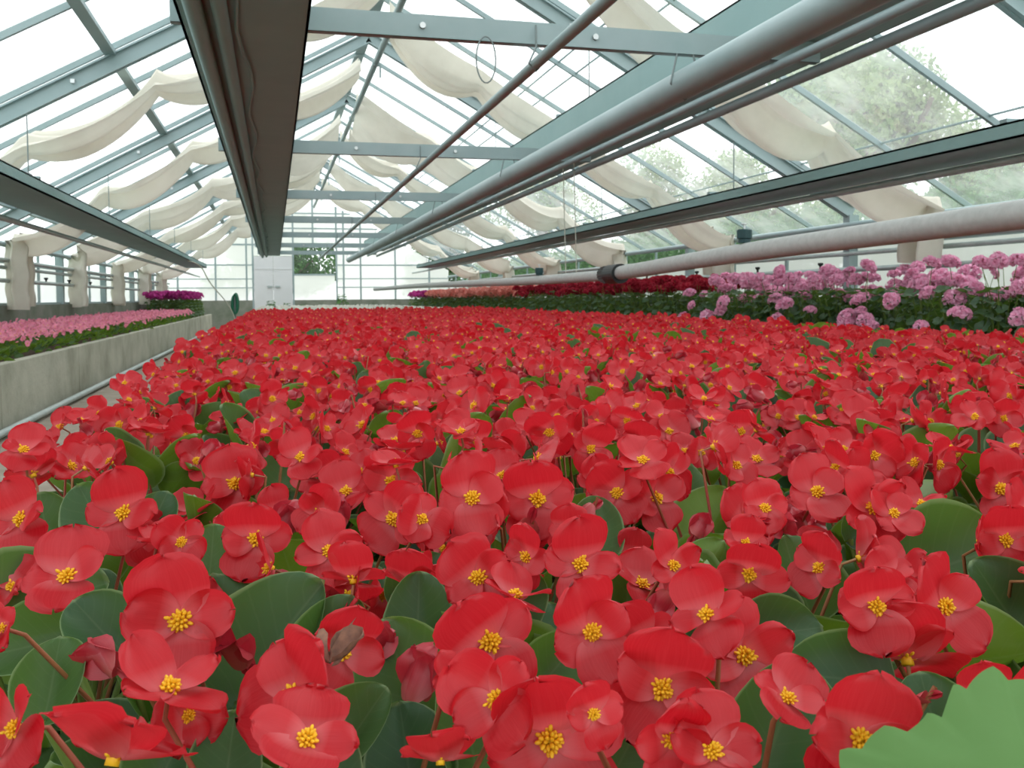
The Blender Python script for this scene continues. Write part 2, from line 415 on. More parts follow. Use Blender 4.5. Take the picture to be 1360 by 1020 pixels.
# suspended trays
def tray(x0, x1, z0, z1, label, pipes=()):
    r = root('hanging_tray', ((x0 + x1) / 2, FR[0], z0), label, 'tray')
    o = np.array(r.location); ya, yb = YBACK + .3, FR[6] + .25
    g = Geo(); t = .012; yc = (ya + yb) / 2; L = yb - ya
    g.box(((x0 + x1) / 2 - o[0], yc - o[1], t / 2), (x1 - x0, L, t))
    for x in (x0 + t / 2, x1 - t / 2): g.box((x - o[0], yc - o[1], (z1 - z0) / 2), (t, L, z1 - z0))
    for x, s_ in ((x0, 1), (x1, -1)): g.box((x + s_ * .03 - o[0], yc - o[1], z1 - z0 - t / 2), (.06, L, t))
    obj('trough', g, M['tray'], r)
    for k in range(0, 7):
        g = Geo(); g.box(((x0 + x1) / 2 - o[0], FR[k] - o[1], z1 - z0 + .012), (x1 - x0, .05, .02)); obj('cross_bracket', g, M['steel'], r)
    return r
tray(-.30 * S, .135 * S, ZC + .965 * S, ZC + 1.22 * S, 'wide dark green-grey sheet metal tray straight overhead with cables along it')
tray(2.0 * S, 2.44 * S, ZC + 1.075 * S, ZC + 1.30 * S, 'long steel tray resting on the tie beam ends above the thick grey pipe')
tray(-1.83 * S, -1.42 * S, ZC + .69 * S, ZC + .767 * S, 'flat sheet metal tray hung from rods above the path-side pink bed')
tray(3.2 * S, 3.58 * S, ZC + .69 * S, ZC + .767 * S, 'flat sheet metal tray hung from rods near the geranium bed')
def long_pipe(name, x, z, r, mat, label, cat='pipe', y0=None, y1=None, seg=12, sag=0., n=30):
    y0 = YBACK + .4 if y0 is None else y0; y1 = YEND - .3 if y1 is None else y1
    yy = np.linspace(y0, y1, n)
    P = np.stack([np.full(n, x), yy, z + sag * np.cos((yy - FR[0]) / BAY * 2 * pi)], 1)
    g = Geo(); g.tube(P, r, seg); return obj(name, g, mat, smooth=True, label=label, cat=cat)
long_pipe('conduit_pipe', -.235 * S, ZC + .965 * S - .036, .036, M['tray'], 'grey conduit under the overhead tray, outer of the two', y1=FR[6])
long_pipe('conduit_pipe', -.155 * S, ZC + .965 * S - .030, .030, M['tray'], 'grey conduit under the overhead tray, inner of the two', y1=FR[6])
P = np.array([(-.10 * S + .02 * sin(i * 1.3) + .012 * sin(i * .37), YBACK + .5 + i * .35, ZC + .965 * S - .012 - .012 * abs(sin(i * .9))) for i in range(72)])
g = Geo(); g.tube(P, .007, 6); obj('electric_cable', g, M['tray'], smooth=True, label='thin wavy cable clipped under the overhead tray', cat='cable')
DUCT = long_pipe('heating_pipe', 1.64 * S, ZC + .865 * S, .072, M['steel'], 'thick grey heating pipe slung below the tie beams on wires', seg=20, y1=FR[6])
long_pipe('heating_pipe', 2.27 * S, ZC + .96 * S, .030, M['steel'], 'slim dark pipe under the right tray, outer of the pair', y1=FR[6])
long_pipe('heating_pipe', 2.06 * S, ZC + .96 * S, .024, M['steel'], 'slim dark pipe under the right tray, inner of the pair', y1=FR[6])
long_pipe('suspended_pipe', 1.0 * S, ZC + .905 * S, .026, M['steel'], 'slim grey pipe hung on hooks below the tie beams, near the ridge line', y1=FR[6] + .5)
long_pipe('roller_pipe', 1.0 * S, ZC + 2.30 * S, .035, M['steel'], 'slim steel roller pipe high under the roof ridge')
long_pipe('heating_pipe', 3.47 * S, ZC + .645 * S, .026, M['galv'], 'light grey pipe just under the right hung tray')
long_pipe('heating_pipe', -1.76 * S, ZC + .56 * S, .024, M['galv'], 'light grey pipe under the left hung tray')
for sgn, x, nm in ((-1, XL_, 'left wall above the pink begonias'), (1, XRW, 'right wall above the geraniums')):
    long_pipe('eave_pipe', x - sgn * .06, ZC + .545 * S, .032, M['steel'], 'grey-green pipe along the eaves of the ' + nm)
    for z, r, w_ in ((1.31, .026, 'upper rail'), (1.23, .022, 'middle rail'), (1.08, .024, 'lower rail')):
        long_pipe('wall_rail', x - sgn * (.10 if z != 1.23 else .07), z, r, M['galv'], 'galvanised pipe, %s along the %s' % (w_, nm), cat='rail')
long_pipe('floor_pipe', -1.63, .04, .024, M['galv'], 'pale heating pipe on the path at the foot of the concrete bed wall', y0=1.5, y1=26)

# hanging rods
def rod(x, y, z0, z1, label):
    g = Geo(); g.tube([(x, y, z0), (x, y, z1)], .005, 6)
    r = obj('hanging_rod', g, M['wire'], label=label, cat='rod', group='tray hanging rods')
    g = Geo(); n = 12; P = [(x + .03 * sin(t), y - .01, z0 - .02 + .05 * (1 - cos(t)) / 2) for t in np.linspace(-pi, pi, n)]; g.tube(P, .004, 5, cap=False); obj('hook', g, M['wire'], r)
for k, y in enumerate(FR):
    for x, top, z0, nm in ((-1.48 * S, None, .767, 'left hung tray'), (3.40 * S, None, .767, 'right hung tray'), (2.24 * S, None, 1.30, 'tray above the thick pipe'), (-.27 * S, None, 1.22, 'overhead tray')):
        rod(x, y - .03, ZC + z0 * S + .01, roof_z(x) + .01, 'thin steel rod hanging the %s from the %s rafter' % (nm, FN[k]))
    g = Geo(); P = [(1.64 * S + dx, y, z) for dx, z in ((-.03, ZT0 + .05), (-.076, ZC + .865 * S), (0, ZC + .865 * S - .078), (.076, ZC + .865 * S), (.03, ZT0 + .05))]; g.tube(P, .005, 6)
    obj('pipe_sling', g, M['wire'], label='wire sling holding the thick grey pipe at the %s tie beam' % FN[k], cat='hanger', group='thick pipe slings')
    g = Geo(); g.tube([(1.0 * S, y - .03, ZT1 - .02), (1.0 * S, y - .03, ZT0 - .02), (1.0 * S - .035, y - .03, ZC + .905 * S), (1.0 * S, y - .03, ZC + .905 * S - .034), (1.0 * S + .03, y - .03, ZC + .905 * S)], .005, 6)
    obj('pipe_hook', g, M['wire'], label='steel hook holding the slim central pipe at the %s tie beam' % FN[k], cat='hook', group='slim pipe hooks')
    g = Geo(); g.box((1.0 * S + .05, y - .25, ZC + 2.30 * S - .09), (.02, .03, .16)); g.box((1.0 * S, y - .25, ZC + 2.3 * S), (.08, .05, .08))
    obj('roller_bracket', g, M['steel'], label='small steel bracket on the ridge roller pipe by the %s rafter' % FN[k], cat='bracket', group='roller pipe brackets')
g = Geo(); P = [(.80 * S + .045 * sin(t) * (1 if t < pi else 1), FR[0] - .03, ZT0 - .09 + .13 * cos(t) * .8) for t in np.linspace(0, 2 * pi, 22)]
g.tube(P, .0035, 5, cap=False); obj('wire_loop', g, M['wire'], label='thin wire loop dangling from the first tie beam', cat='wire')

# big plastic pipe over the bed
PX = 2.15 * S
pts = [(-1.0, .285), (1.2, .283), (2.65, .28), (3.3, .262), (4.6, .242), (6.6, .172)]
def pipe_run(pts, r, name):
    yy = np.linspace(pts[0][0], pts[-1][0], 40); zz = np.interp(yy, [p[0] for p in pts], [p[1] for p in pts])
    zz = np.convolve(np.pad(zz, 3, mode='edge'), np.ones(7) / 7, 'valid'); zz[0], zz[-1] = pts[0][1], pts[-1][1]
    return np.stack([np.full(40, PX), yy, ZC + zz], 1), r
r = root('irrigation_pipe', (PX, 6.6, ZC + .17), 'thick dusty grey plastic pipe slung low across the red flowers', 'pipe')
def rel(P): return np.asarray(P) - np.array(r.location)
g = Geo(); P, rr = pipe_run(pts, .052, ''); g.tube(rel(P), rr, 22); obj('pipe_section', g, M['pvc'], r, smooth=True)
g = Geo(); P, rr = pipe_run([(6.6, .170), (8, .160), (10, .172), (13.5, .20), (17, .225), (24, .235)], .044, ''); g.tube(rel(P), rr, 18); obj('pipe_section', g, M['pvc'], r, smooth=True)
g = Geo()
g.tube(rel([(PX, 6.50, ZC + .172), (PX, 6.72, ZC + .171)]), .075, 22)
g.tube(rel([(PX, 6.72, ZC + .171), (PX, 6.86, ZC + .171)]), .062, 22)
for t in range(18): a = t * 2 * pi / 18; g.box(rel([(PX + .063 * cos(a), 6.79, ZC + .171 + .063 * sin(a))])[0], (.012, .12, .012))
cp = obj('coupling', g, M['black'], r, smooth=False); cp['label'] = 'black ribbed pipe coupling'
for y in (7.55, 7.85):
    zb = ZC + .165
    g = Geo(); g.tube([(PX, y, zb - .05), (PX + .048, y, zb), (PX, y, zb + .05), (PX - .02, y, ZC + 1.08 * S)], .004, 6)
    obj('support_rope', g, M['rope'], label='pale cord holding the plastic pipe, %s of the pair' % ('nearer' if y < 7.7 else 'farther'), cat='rope')
for y, zz, nm in ((4.62, .242, 'nearest'), (8.7, .163, 'farther')):
    q = root('pipe_valve', (PX, y, ZC + zz + .05), 'dark teal valve with round metal knob on top of the plastic pipe, the %s one' % nm, 'valve', 'valves on the plastic pipe')
    g = Geo(); g.lathe([(.001, 0), (.034, 0), (.034, .02), (.042, .025), (.042, .07), (.036, .075), (.001, .076)], seg=16); obj('valve_body', g, M['teal'], q)
    g = Geo(); g.lathe([(.001, .076), (.006, .076), (.006, .10), (.018, .102), (.018, .108), (.001, .11)], seg=12); obj('knob', g, M['chrome'], q)
for i, (y, sgn) in enumerate([(6.4, 1), (7.9, 1), (9.1, 1), (10.6, 1), (12.2, 1), (11.9, -1), (13.2, -1), (14.6, -1), (16.2, -1)]):
    x = (XRW if sgn > 0 else XL_) - sgn * .10
    g = Geo(); z = 1.08 + (.02 if sgn > 0 else .015)
    g.lathe([(.001, 0), (.012, 0), (.012, .03), (.026, .04), (.026, .06), (.001, .062)], (x, y, z), 10)
    obj('sprinkler_nozzle', g, M['black'], smooth=True, label='small black sprinkler nozzle on the %s wall rail, %s from the front' % ('right' if sgn > 0 else 'left', ORD[i if sgn > 0 else i - 5]), cat='sprinkler', group='wall rail sprinklers')
P = [(-1.45 * S + .065 * i + .05 * sin(i * .7), 20.0 + .1 * i, ZC + .68 * S - (i / 14) ** 1.6 * 1.45) for i in range(15)]
g = Geo(); g.tube(P, .012, 8); obj('hanging_hose', g, M['rope'], smooth=True, label='pale thin hose hanging from the left tray end down to the path', cat='hose')
q = root('garden_hose', (-.86, 21.5, 0), 'dark green hose bundle hung on a stake at the far end of the path', 'hose')
g = Geo(); g.tube([(0, 0, 0), (0, 0, .95)], .02, 8); obj('stake', g, M['wire'], q)
g = Geo()
for i in range(5): g.tube([(.055 * cos(t) + .01 * i - .02, .05 * sin(i * 2.), .72 + .22 * sin(t) + .012 * i) for t in np.linspace(0, 2 * pi, 20)], .018, 8, cap=False)
obj('hose_coil', g, M['teal'] if False else solid('green_hose', (.01, .13, .07), .4), q)

# ------------------------------------------------------------------ shade cloths
def cloth(sgn, y0, wid, label, seed, drop=.5, spread=None, hooks=4, sag=.13):
    rs = np.random.default_rng(seed); n, m = 80, 30
    u = np.linspace(0, 1, n); v = np.linspace(-1, 1, m)
    L = W - .20; P = np.zeros((n, m, 3)); ph = rs.uniform(0, 6, 5)
    ctr = rs.normal(0, .05, hooks + 2); wv = rs.uniform(.85, 1.15, hooks + 2)
    # polyline along the slope, then down the wall
    tot = L + drop
    for i in range(n):
        d = u[i] * tot
        if d <= L:
            x = XR + sgn * (.06 + d); f = d / L
            sw = abs(sin(pi * f * hooks)) ** .8
            z = roof_z(x) - .05 - sag * sw * (.8 + .4 * sin(ph[0] + 5 * f)); drp = 0
        else:
            f = 1.; x = XR + sgn * (.06 + L - .01 * sin((d - L) * 20)); z = roof_z(x) - .06 - (d - L); sw = 0.; drp = 1
        wloc = wid * np.interp(f * (hooks + 1), range(hooks + 2), wv) * (.62 + .38 * sw if not drp else .5)
        if spread is not None: wloc += spread * max(0, 1 - f / .62) ** 1.0
        yc = y0 + np.interp(f * (hooks + 1), range(hooks + 2), ctr) + (spread or 0) * max(0, 1 - f / .62) * .5
        for j in range(m):
            fold = .075 * sin(v[j] * 5.5 + ph[1] + 1.5 * f) + .042 * sin(v[j] * 11 + ph[2] + 4 * f) + .014 * sin(v[j] * 19 + ph[4])
            belly = -(1 - v[j] ** 2) * (.08 + .17 * sw) * (wid / .8)
            sp = 0.
            if spread is not None: sp = -.4 * max(0, 1 - f / .62) * max(0, (v[j] + 1) / 2) ** 1.2 + .03 * sin(v[j] * 9 + f * 3) * max(0, 1 - f)
            if drp: P[i, j] = (x - sgn * (.05 + fold * 1.3), yc + v[j] * wloc / 2, z + .02 * sin(v[j] * 3 + ph[3]))
            else: P[i, j] = (x + PITCH * 0, yc + v[j] * wloc / 2 + .02 * sin(f * 17 + ph[3]), z + fold * 1.1 + belly + sp)
    g = Geo(); g.grid(P)
    o = obj('shade_cloth', g, M['cloth'], smooth=True, label=label, cat='shade cloth', group='cream shade cloths under the roof')
    return o
for k in range(7):
    y = FR[k]
    desc = {0: 'nearest'}.get(k, ORD[k])
    spread = 1.7 if k == 3 else None
    if k >= 1:
        cloth(1, y - 1.22 if k < 3 else y - 1.3 + (.0), .70, ('cream shade cloth gathered along the right roof slope, %s from the front' % ORD[k - 1]) if not spread else 'cream shade cloth partly drawn open below the ridge on the right slope', 20 + k, .46, spread if spread else None, 4)
    if k >= 1:
        cloth(-1, y + .52, .58, 'cream shade cloth gathered along the left roof slope, %s from the front' % ORD[k - 1], 50 + k, .78, 1.1 if k == 3 else None, 4, .11)

# ------------------------------------------------------------------ beds
def raised_bed(x0, x1, y0, y1, label, panels_side, pl=2.4):
    r = root('raised_bed', (x0, y0, 0), label, 'planting bed'); o = np.array((x0, y0, 0))
    g = Geo(); g.box(((x0 + x1) / 2 - o[0], (y0 + y1) / 2 - o[1], (SOIL - .05) / 2), (x1 - x0 - .02, y1 - y0 - .02, SOIL - .05)); obj('soil', g, M['soil'], r)
    for sx in panels_side:
        y = y0; i = 0
        while y < y1 - .1:
            L = min(pl, y1 - y)
            g = Geo(); g.box((sx - o[0], y + L / 2 - o[1], .225), (.07, L - .012, .45)); ob = obj('concrete_panel', g, M['concrete'], r)
            md = ob.modifiers.new('b', 'BEVEL'); md.width = .008; md.segments = 2
            y += L; i += 1
    for yy in (y0, y1):
        g = Geo(); g.box(((x0 + x1) / 2 - o[0], yy - o[1], .225), (x1 - x0 + .06, .07, .45)); obj('end_panel', g, M['concrete'], r)
    return r
BX0, BX1 = -.27, 2.86
raised_bed(-2.86, -1.72, 1.6, 26.6, 'long concrete-walled raised bed of pink begonias along the left path', (-1.72,))
raised_bed(BX0, BX1, .04, 26.0, 'wide central bed full of red begonias', (BX0, BX1))
raised_bed(3.78, 5.12, 1.6, 27.0, 'raised bed of tall geraniums along the right wall', (3.78,))

# ------------------------------------------------------------------ flower and leaf shapes
def petal(L, Wd, nt, ns, seed, cup=.25, curl=.1, wav=.05, lift=0., kid=.0, irg=.035):
    """rounded petal growing along +y from the origin, facing +z"""
    rs = np.random.default_rng(seed); p1, p2, p3 = rs.uniform(0, 6.28, 3)
    t = (1 - np.cos(np.linspace(.0, pi, nt + 1))) / 2; t = .03 + .97 * t
    s = np.sin(np.linspace(-pi / 2, pi / 2, ns + 1))
    P = np.zeros((nt + 1, ns + 1, 3)); A = np.zeros((nt + 1, ns + 1, 2))
    for i, a in enumerate(t):
        tt = a ** .82
        wv = sqrt(max(0., 1 - (2 * tt - 1) ** 2)) * (.62 + .42 * tt)
        wv = max(wv, .05)
        for j, b in enumerate(s):
            irr = 1 + irg * max(a, abs(b)) ** 4 * (sin(6 * b * a + p1 * 2) + .7 * sin(11 * b + p3 + 3 * a))
            x = Wd * wv * b * irr
            y = L * (a + kid * b * b * a * (1 - a) * 1.2) * irr
            rim = max(a, abs(b)) ** 3
            z = L * (cup * (a * a * .5 + .55 * b * b * wv * wv) - curl * max(0, a - .6) ** 2 * 4 + lift * a)
            z += L * wav * rim * (sin(4 * b + p1 + 2 * a) + .6 * sin(9 * b + p2) + .5 * sin(7 * a + p3))
            P[i, j] = (x, y, z); A[i, j] = (a, b)
    return P, A
def rot(ax, a): return np.array(Matrix.Rotation(a, 4, ax))
def flower_arr(seed, hi=True):
    rs = np.random.default_rng(seed); g = Geo()
    nt, ns = (9, 8) if hi else (4, 4)
    def add(L, Wd, az, el, cup, curl, roll, dz=0):
        P, A = petal(L, Wd, nt, ns, rs.integers(1e6), cup, curl, rs.uniform(.025, .08), 0, .1)
        Mx = rot('Z', az) @ rot('X', el) @ rot('Y', roll)
        Q = P.reshape(-1, 3) @ Mx[:3, :3].T + np.array((0, 0, dz))
        g.grid(Q.reshape(P.shape), 0, A)
    add(.031 * rs.uniform(.95, 1.08), .0228 * rs.uniform(.95, 1.1), rs.normal(0, .1), rs.uniform(.25, .8), rs.uniform(.1, .4), rs.uniform(-.05, .2), rs.normal(0, .15))
    add(.030 * rs.uniform(.92, 1.08), .0222 * rs.uniform(.95, 1.1), pi + rs.normal(0, .15), rs.uniform(-.15, .35), rs.uniform(.1, .3), rs.uniform(.0, .25), rs.normal(0, .15), .0)
    for sg in (1, -1):
        add(.0265 * rs.uniform(.85, 1.1), .0145 * rs.uniform(.85, 1.15), sg * (pi / 2 + rs.normal(-.05, .16)), rs.uniform(.0, .4), rs.uniform(.05, .3), rs.uniform(0, .2), rs.normal(0, .2), .0012)
    return g.arr()
def stamen_arr(seed, hi=True):
    rs = np.random.default_rng(seed); g = Geo(); n = 30 if hi else 1
    if not hi: g.ball((0, 0, .005), (.0048, .0048, .0042), 0, 5, 3); return g.arr()
    for i in range(n):
        el = math.acos(1 - (i + .5) / n * .95); az = i * 2.39996
        d = np.array([sin(el) * cos(az), sin(el) * sin(az), cos(el)]) * (1 + .16 * rs.normal())
        c = np.array((0, 0, .0012)) + d * .0043
        g2 = Geo(); g2.ball((0, 0, 0), (.00105, .00105, .0018), 0, 6, 4)
        g.put(g2.arr(), frame_mx(d, (0, 1, .3), c))
    g.tube([(0, 0, -.002), (0, 0, .003)], [.003, .003], 6)
    return g.arr()
def bud_arr(seed, hi=True):
    """two petals closed like a clam, with a winged ovary behind"""
    rs = np.random.default_rng(seed); g = Geo(); nt, ns = (8, 6) if hi else (3, 3)
    Lb = .024 * rs.uniform(.8, 1.2)
    for sg in (0, pi):
        P, A = petal(Lb, Lb * .5, nt, ns, rs.integers(1e6), .75, .75, .02)
        P = P - np.array((0, 0, Lb * .20)) * 1; P[..., 2] -= .0
        Q = P.reshape(-1, 3) @ (rot('Y', sg))[:3, :3].T
        g.grid(Q.reshape(P.shape), 0, A)
    for a in range(3):
        P, A = petal(.014, .005, 4, 3, a, 0, 0, .02); Q = P.reshape(-1, 3) @ (rot('Y', a * 2.1) @ rot('X', pi))[:3, :3].T
        g.grid(Q.reshape(P.shape) + np.array((0, .002, 0)), 0, A)
    return g.arr()
def leaf_arr(seed, hi=True):
    """broad rounded leaf along +y, base at origin, top +z, folded up along the midrib"""
    rs = np.random.default_rng(seed); nt, ns = (14, 12) if hi else (4, 4)
    t = (1 - np.cos(np.linspace(0, pi, nt + 1))) / 2; s = np.sin(np.linspace(-pi / 2, pi / 2, ns + 1))
    P = np.zeros((nt + 1, ns + 1, 3)); A = np.zeros((nt + 1, ns + 1, 2))
    cup, bend, asym = rs.uniform(.5, 1.25), rs.uniform(-.3, .35), rs.uniform(-.14, .14); p = rs.uniform(0, 6.28, 3)
    for i, a in enumerate(t):
        wv = max(.03, sqrt(max(0, 1 - (2 * a ** .85 - 1) ** 2)) * (1 - .22 * a))
        for j, b in enumerate(s):
            ww = wv * (1 + asym * b) * .48
            ser = 1 + (.012 * sin(a * 70 + b * 20) if abs(b) > .95 else 0)
            x = ww * b * ser; y = a - .10 * (b * b) * (1 - a) ** 2
            z = cup * x * x * 1.9 + bend * (a - .2) ** 2 * .6 + .022 * sin(5 * a + 4 * b + p[0]) + .018 * abs(b) * sin(9 * a + p[1]) - .02 * (1 - min(1, abs(b) * 9)) + .010 * cos((a * 5 - abs(b) * 1.8) * 2 * pi) * (1 - abs(b)) * min(1, abs(b) * 6)
            P[i, j] = (x, y, z); A[i, j] = (a, b)
    g = Geo(); g.grid(P, 0, A); return g.arr()
FL = [flower_arr(100 + i) for i in range(9)]; FLo = [flower_arr(100 + i, False) for i in range(6)]
ST = [stamen_arr(3), stamen_arr(4)]; STo = stamen_arr(3, False)
BU = [bud_arr(200 + i) for i in range(4)]; BUo = [bud_arr(200 + i, False) for i in range(2)]
LE = [leaf_arr(300 + i) for i in range(7)]; LEo = [leaf_arr(300 + i, False) for i in range(4)]
FLm = [arr_mesh('flower', a, [M['petal']]) for a in FL]
STm = [arr_mesh('stamen', a, [M['stamen']]) for a in ST]
BUm = [arr_mesh('flower_bud', a, [M['bud']]) for a in BU]

def leaf_place(g, arr, base, az, el, size, roll=0., pet=None, mi=0, pmi=1, thin_=.0028, seg=6):
    """leaf with its petiole from the plant foot (0,0,0)"""
    Mx = np.array(Matrix.Translation(base)) @ rot('Z', az) @ rot('X', el) @ rot('Y', roll)
    g.put(arr, Mx, size, [mi])
    if pet is not None:
        b = np.asarray(base, float); p0 = np.asarray(pet, float)
        mid = (b + p0) / 2 + np.array((0, 0, .02)) + (b - p0) * np.array((-.12, -.12, 0))
        g.tube([p0, mid, b], [thin_ * 1.2, thin_, thin_ * .8], seg, pmi, False)
def foliage_arr(seed, n=16, hi=True, hmax=.15):
    rs = np.random.default_rng(seed); g = Geo()
    for i in range(n):
        az = i * 2.4 + rs.normal(0, .3); f = (i + .5) / n
        r = .02 + .075 * (1 - f) * rs.uniform(.6, 1.2); h = .05 + (hmax - .05) * f * rs.uniform(.75, 1.1)
        el = radians(5 + 55 * f) + rs.normal(0, .18)
        base = (r * -sin(az), r * cos(az), h)
        leaf_place(g, (LE if hi else LEo)[rs.integers(len(LE if hi else LEo))], base, az, el, rs.uniform(.065, .098), rs.normal(0, .4), (0, 0, 0) if hi else None)
    return g.arr()
def flower_normal(rs, up=.72, spread=.60, yb=-.50, xb=-.10):
    v = np.array((xb, yb, up)) + rs.normal(0, spread, 3); v[2] = max(v[2], -.15); return v / np.linalg.norm(v)
def rand_flowers(seed, n, rad=.105, h0=.19, h1=.255):
    rs = np.random.default_rng(seed); out = []
    for i in range(n):
        r = rad * sqrt((i + .5) / n) * rs.uniform(.85, 1.15); a = i * 2.4 + seed
        h = h1 - (h1 - h0) * (r / rad) ** 2 * rs.uniform(.3, 1.) + rs.normal(0, .012)
        out.append((np.array((r * cos(a), r * sin(a), h)), flower_normal(rs), rs.normal(0, .8), rs.uniform(.85, 1.12), rs.integers(1000)))
    return out
def flower_mx(p, nrm, roll):
    upv = np.array((0, .35, 1.)) if abs(nrm[2]) < .95 else np.array((0, 1., 0))
    m = frame_mx(nrm, upv, p); return m @ rot('Z', roll)
def whole_plant(seed, nfl, lo_leaf, fl_lo, mats_remap=(0, 1, 2, 3), nleaf=12, rad=.105, h0=.19, h1=.255, hmax=.15, sc_=1., leafhi=False, fs=1.):
    """joined begonia: materials 0 leaf, 1 petiole, 2 petal, 3 stamen"""
    g = Geo(); f = foliage_arr(seed, nleaf, leafhi, hmax); g.put(f, np.eye(4), fs, [0, 1]); gf = Geo()
    for p, nrm, rl, s_, q in rand_flowers(seed, nfl, rad, h0, h1):
        Mx = flower_mx(p, nrm, rl)
        if q % 6 == 0: gf.put((BUo if fl_lo else BU)[q % 2], Mx, s_ * sc_, [0])
        else:
            gf.put((FLo if fl_lo else FL)[q % 6], Mx, s_ * sc_, [0]); gf.put(STo, Mx, s_ * sc_, [1])
    return g.arr(), gf.arr()

# ------------------------------------------------------------------ red begonias of the centre bed
near_fl = [  # u, v, width px, normal (right, up, towards lens), roll, mesh
 (240,824,150,(.0,.35,.9),.1,0),(166,682,104,(-.05,.4,.85),.0,1),(313,644,98,(.0,.5,.8),.0,2),(341,716,106,(.1,.4,.85),-.1,3),
 (90,768,120,(.05,.75,.55),.1,4),(392,927,160,(-.3,.6,.7),-1.0,5),(437,733,92,(.2,.5,.75),.2,6),(470,772,95,(.0,.75,-.55),.0,7),
 (22,968,120,(-.5,.3,.7),.8,8),(150,1010,190,(.1,.75,-.45),.1,0),(225,918,150,(.2,.9,.1),.9,1),(250,950,95,(.4,.3,.8),1.6,2),
 (652,852,150,(-.1,.4,.85),.55,3),(786,839,125,(.05,.3,.95),.35,4),(879,915,150,(.0,.45,.85),-.45,5),(988,872,135,(.05,.55,.75),.25,6),
 (730,982,185,(.0,.4,.9),.15,7),(787,948,85,(.3,.3,.85),.2,8),(945,999,130,(.0,.7,.65),.0,0),(771,750,110,(.0,.45,.85),-.1,1),
 (635,768,112,(-.05,.4,.85),.5,2),(714,663,112,(.0,.4,.9),.05,3),(627,662,104,(.05,.4,.85),.2,4),(871,662,86,(.2,.4,.8),.5,5),
 (893,752,84,(.3,.5,.7),.4,6),(994,762,100,(.0,.2,.95),-.2,7),(855,850,96,(-.2,.35,.85),.3,8),(585,1012,110,(.0,.75,-.5),.1,0),
 (793,640,60,(.0,.5,.8),.0,1),(1140,983,175,(.1,.35,.9),-.4,2),(1163,806,118,(-.05,.45,.85),.1,3),(1253,806,118,(.15,.4,.85),.5,4),
 (1205,878,150,(.1,.7,-.55),-.2,5),(1158,676,100,(.1,.5,.8),.5,6),(1334,718,92,(.0,.4,.85),.0,7),(1181,765,66,(.0,.7,.6),.2,8),
 (1327,650,90,(.0,.4,.85),.0,0),(1137,638,72,(.0,.5,.8),.0,1),(1015,676,74,(.0,.5,.8),.1,2),(1310,935,100,(.0,.6,-.55),.0,3),
 (1085,655,90,(-.1,.6,.7),.3,4),(520,640,84,(.0,.35,.9),-.2,5),(522,690,92,(.0,.4,.85),-.8,6),(408,985,150,(.1,.6,.5),2.8,7),
 (700,740,80,(-.5,.3,.7),-.5,8),(660,930,130,(-.4,.3,.8),.8,0),(890,980,120,(.1,-.1,.9),3.0,2),(460,655,80,(.0,.8,.4),.3,3),
 (1045,930,110,(.2,.6,.3),-.9,4),(990,690,85,(.1,.6,.6),.6,5),(600,900,60,(.2,.5,.6),.4,6),(820,655,80,(-.3,.3,.8),.3,8),
 (30,690,95,(-.3,.4,.8),.2,1),(5,835,70,(-.4,.5,.7),.9,2),(560,690,80,(.1,.4,.8),1.2,3),(240,720,70,(.3,.2,.8),.8,0),
 (105,700,0,(0,0,0),0,0)]
near_bud = [(320,845,75,.1),(552,902,70,-.1),(600,695,38,1.2),(555,700,50,.4),(700,710,44,2.9),(385,690,45,-.5),(430,800,50,.5),(1225,940,40,2.6),(880,800,40,2.6),(130,880,70,1.3),(495,855,60,-1.0),(640,690,36,1.4),(780,690,40,2.7),(1170,840,50,.5),(1060,690,40,.4),(930,700,36,-.6)]
near_leaf = [  # u, v, length px, tip angle in the picture (deg), tilt of the face up/lens, underside shown
 (60,800,160,40,(.1,.65,.6)),(30,860,110,200,(.0,.5,.7)),(370,850,190,60,(-.35,.35,.75)),(133,835,110,130,(.2,.6,.6)),(540,905,170,110,(.1,.5,.8)),(60,700,95,100,(.3,.4,.8)),(125,682,95,120,(.2,.4,.8)),
 (945,695,120,50,(-.3,-.3,-.7)),(1275,745,150,20,(.0,.6,.6)),(1330,800,130,120,(.2,.4,.8)),(1300,872,150,10,(.0,.3,-.8)),(1060,765,110,100,(.3,.3,.8)),(835,775,85,80,(.1,.5,.8)),
 (740,885,100,50,(.1,.5,.8)),(305,1000,110,80,(.3,.5,.7)),(540,1002,140,100,(.0,.6,.7)),(1035,965,180,70,(-.2,.4,.8)),(1040,840,110,10,(.1,.6,.6)),(445,850,120,70,(.1,.4,.8)),(480,960,110,60,(-.2,.5,.7)),
 (555,815,110,90,(.0,.3,.8)),(70,900,110,90,(.1,.6,.6)),(1010,800,100,110,(.2,.5,.7)),(900,660,100,60,(.3,.3,.8)),(130,730,100,20,(.1,-.5,-.6)),(205,605,60,60,(.1,-.3,-.7)),(1110,900,140,170,(.1,.6,.6)),(1240,960,130,100,(-.2,.5,.7)),
 (620,960,150,95,(.5,.3,.7)),(790,700,90,70,(.2,.4,.7)),(930,620,70,20,(-.2,-.5,-.6)),(370,630,70,80,(.2,.4,.8)),(560,770,90,40,(.2,.5,.8)),(1240,660,80,30,(-.2,-.4,-.6)),(940,750,90,50,(-.2,-.4,-.7)),(830,1000,110,60,(.1,.5,.7)),(430,1000,120,100,(.1,.5,.7)),(230,1000,110,70,(.1,.5,.7)),(1160,700,80,30,(.1,.5,.7)),(690,800,90,60,(.1,.5,.7)),(280,740,90,90,(.1,.4,.8)),(205,690,80,70,(.1,.4,.8)),(260,690,80,80,(.2,.4,-.7)),(1330,990,120,60,(.1,.5,.7))]
SP = .2
cols = np.arange(BX0 + .06, BX1 + .01, SP); rows = np.arange(.26, 13.4, SP)
plants = []
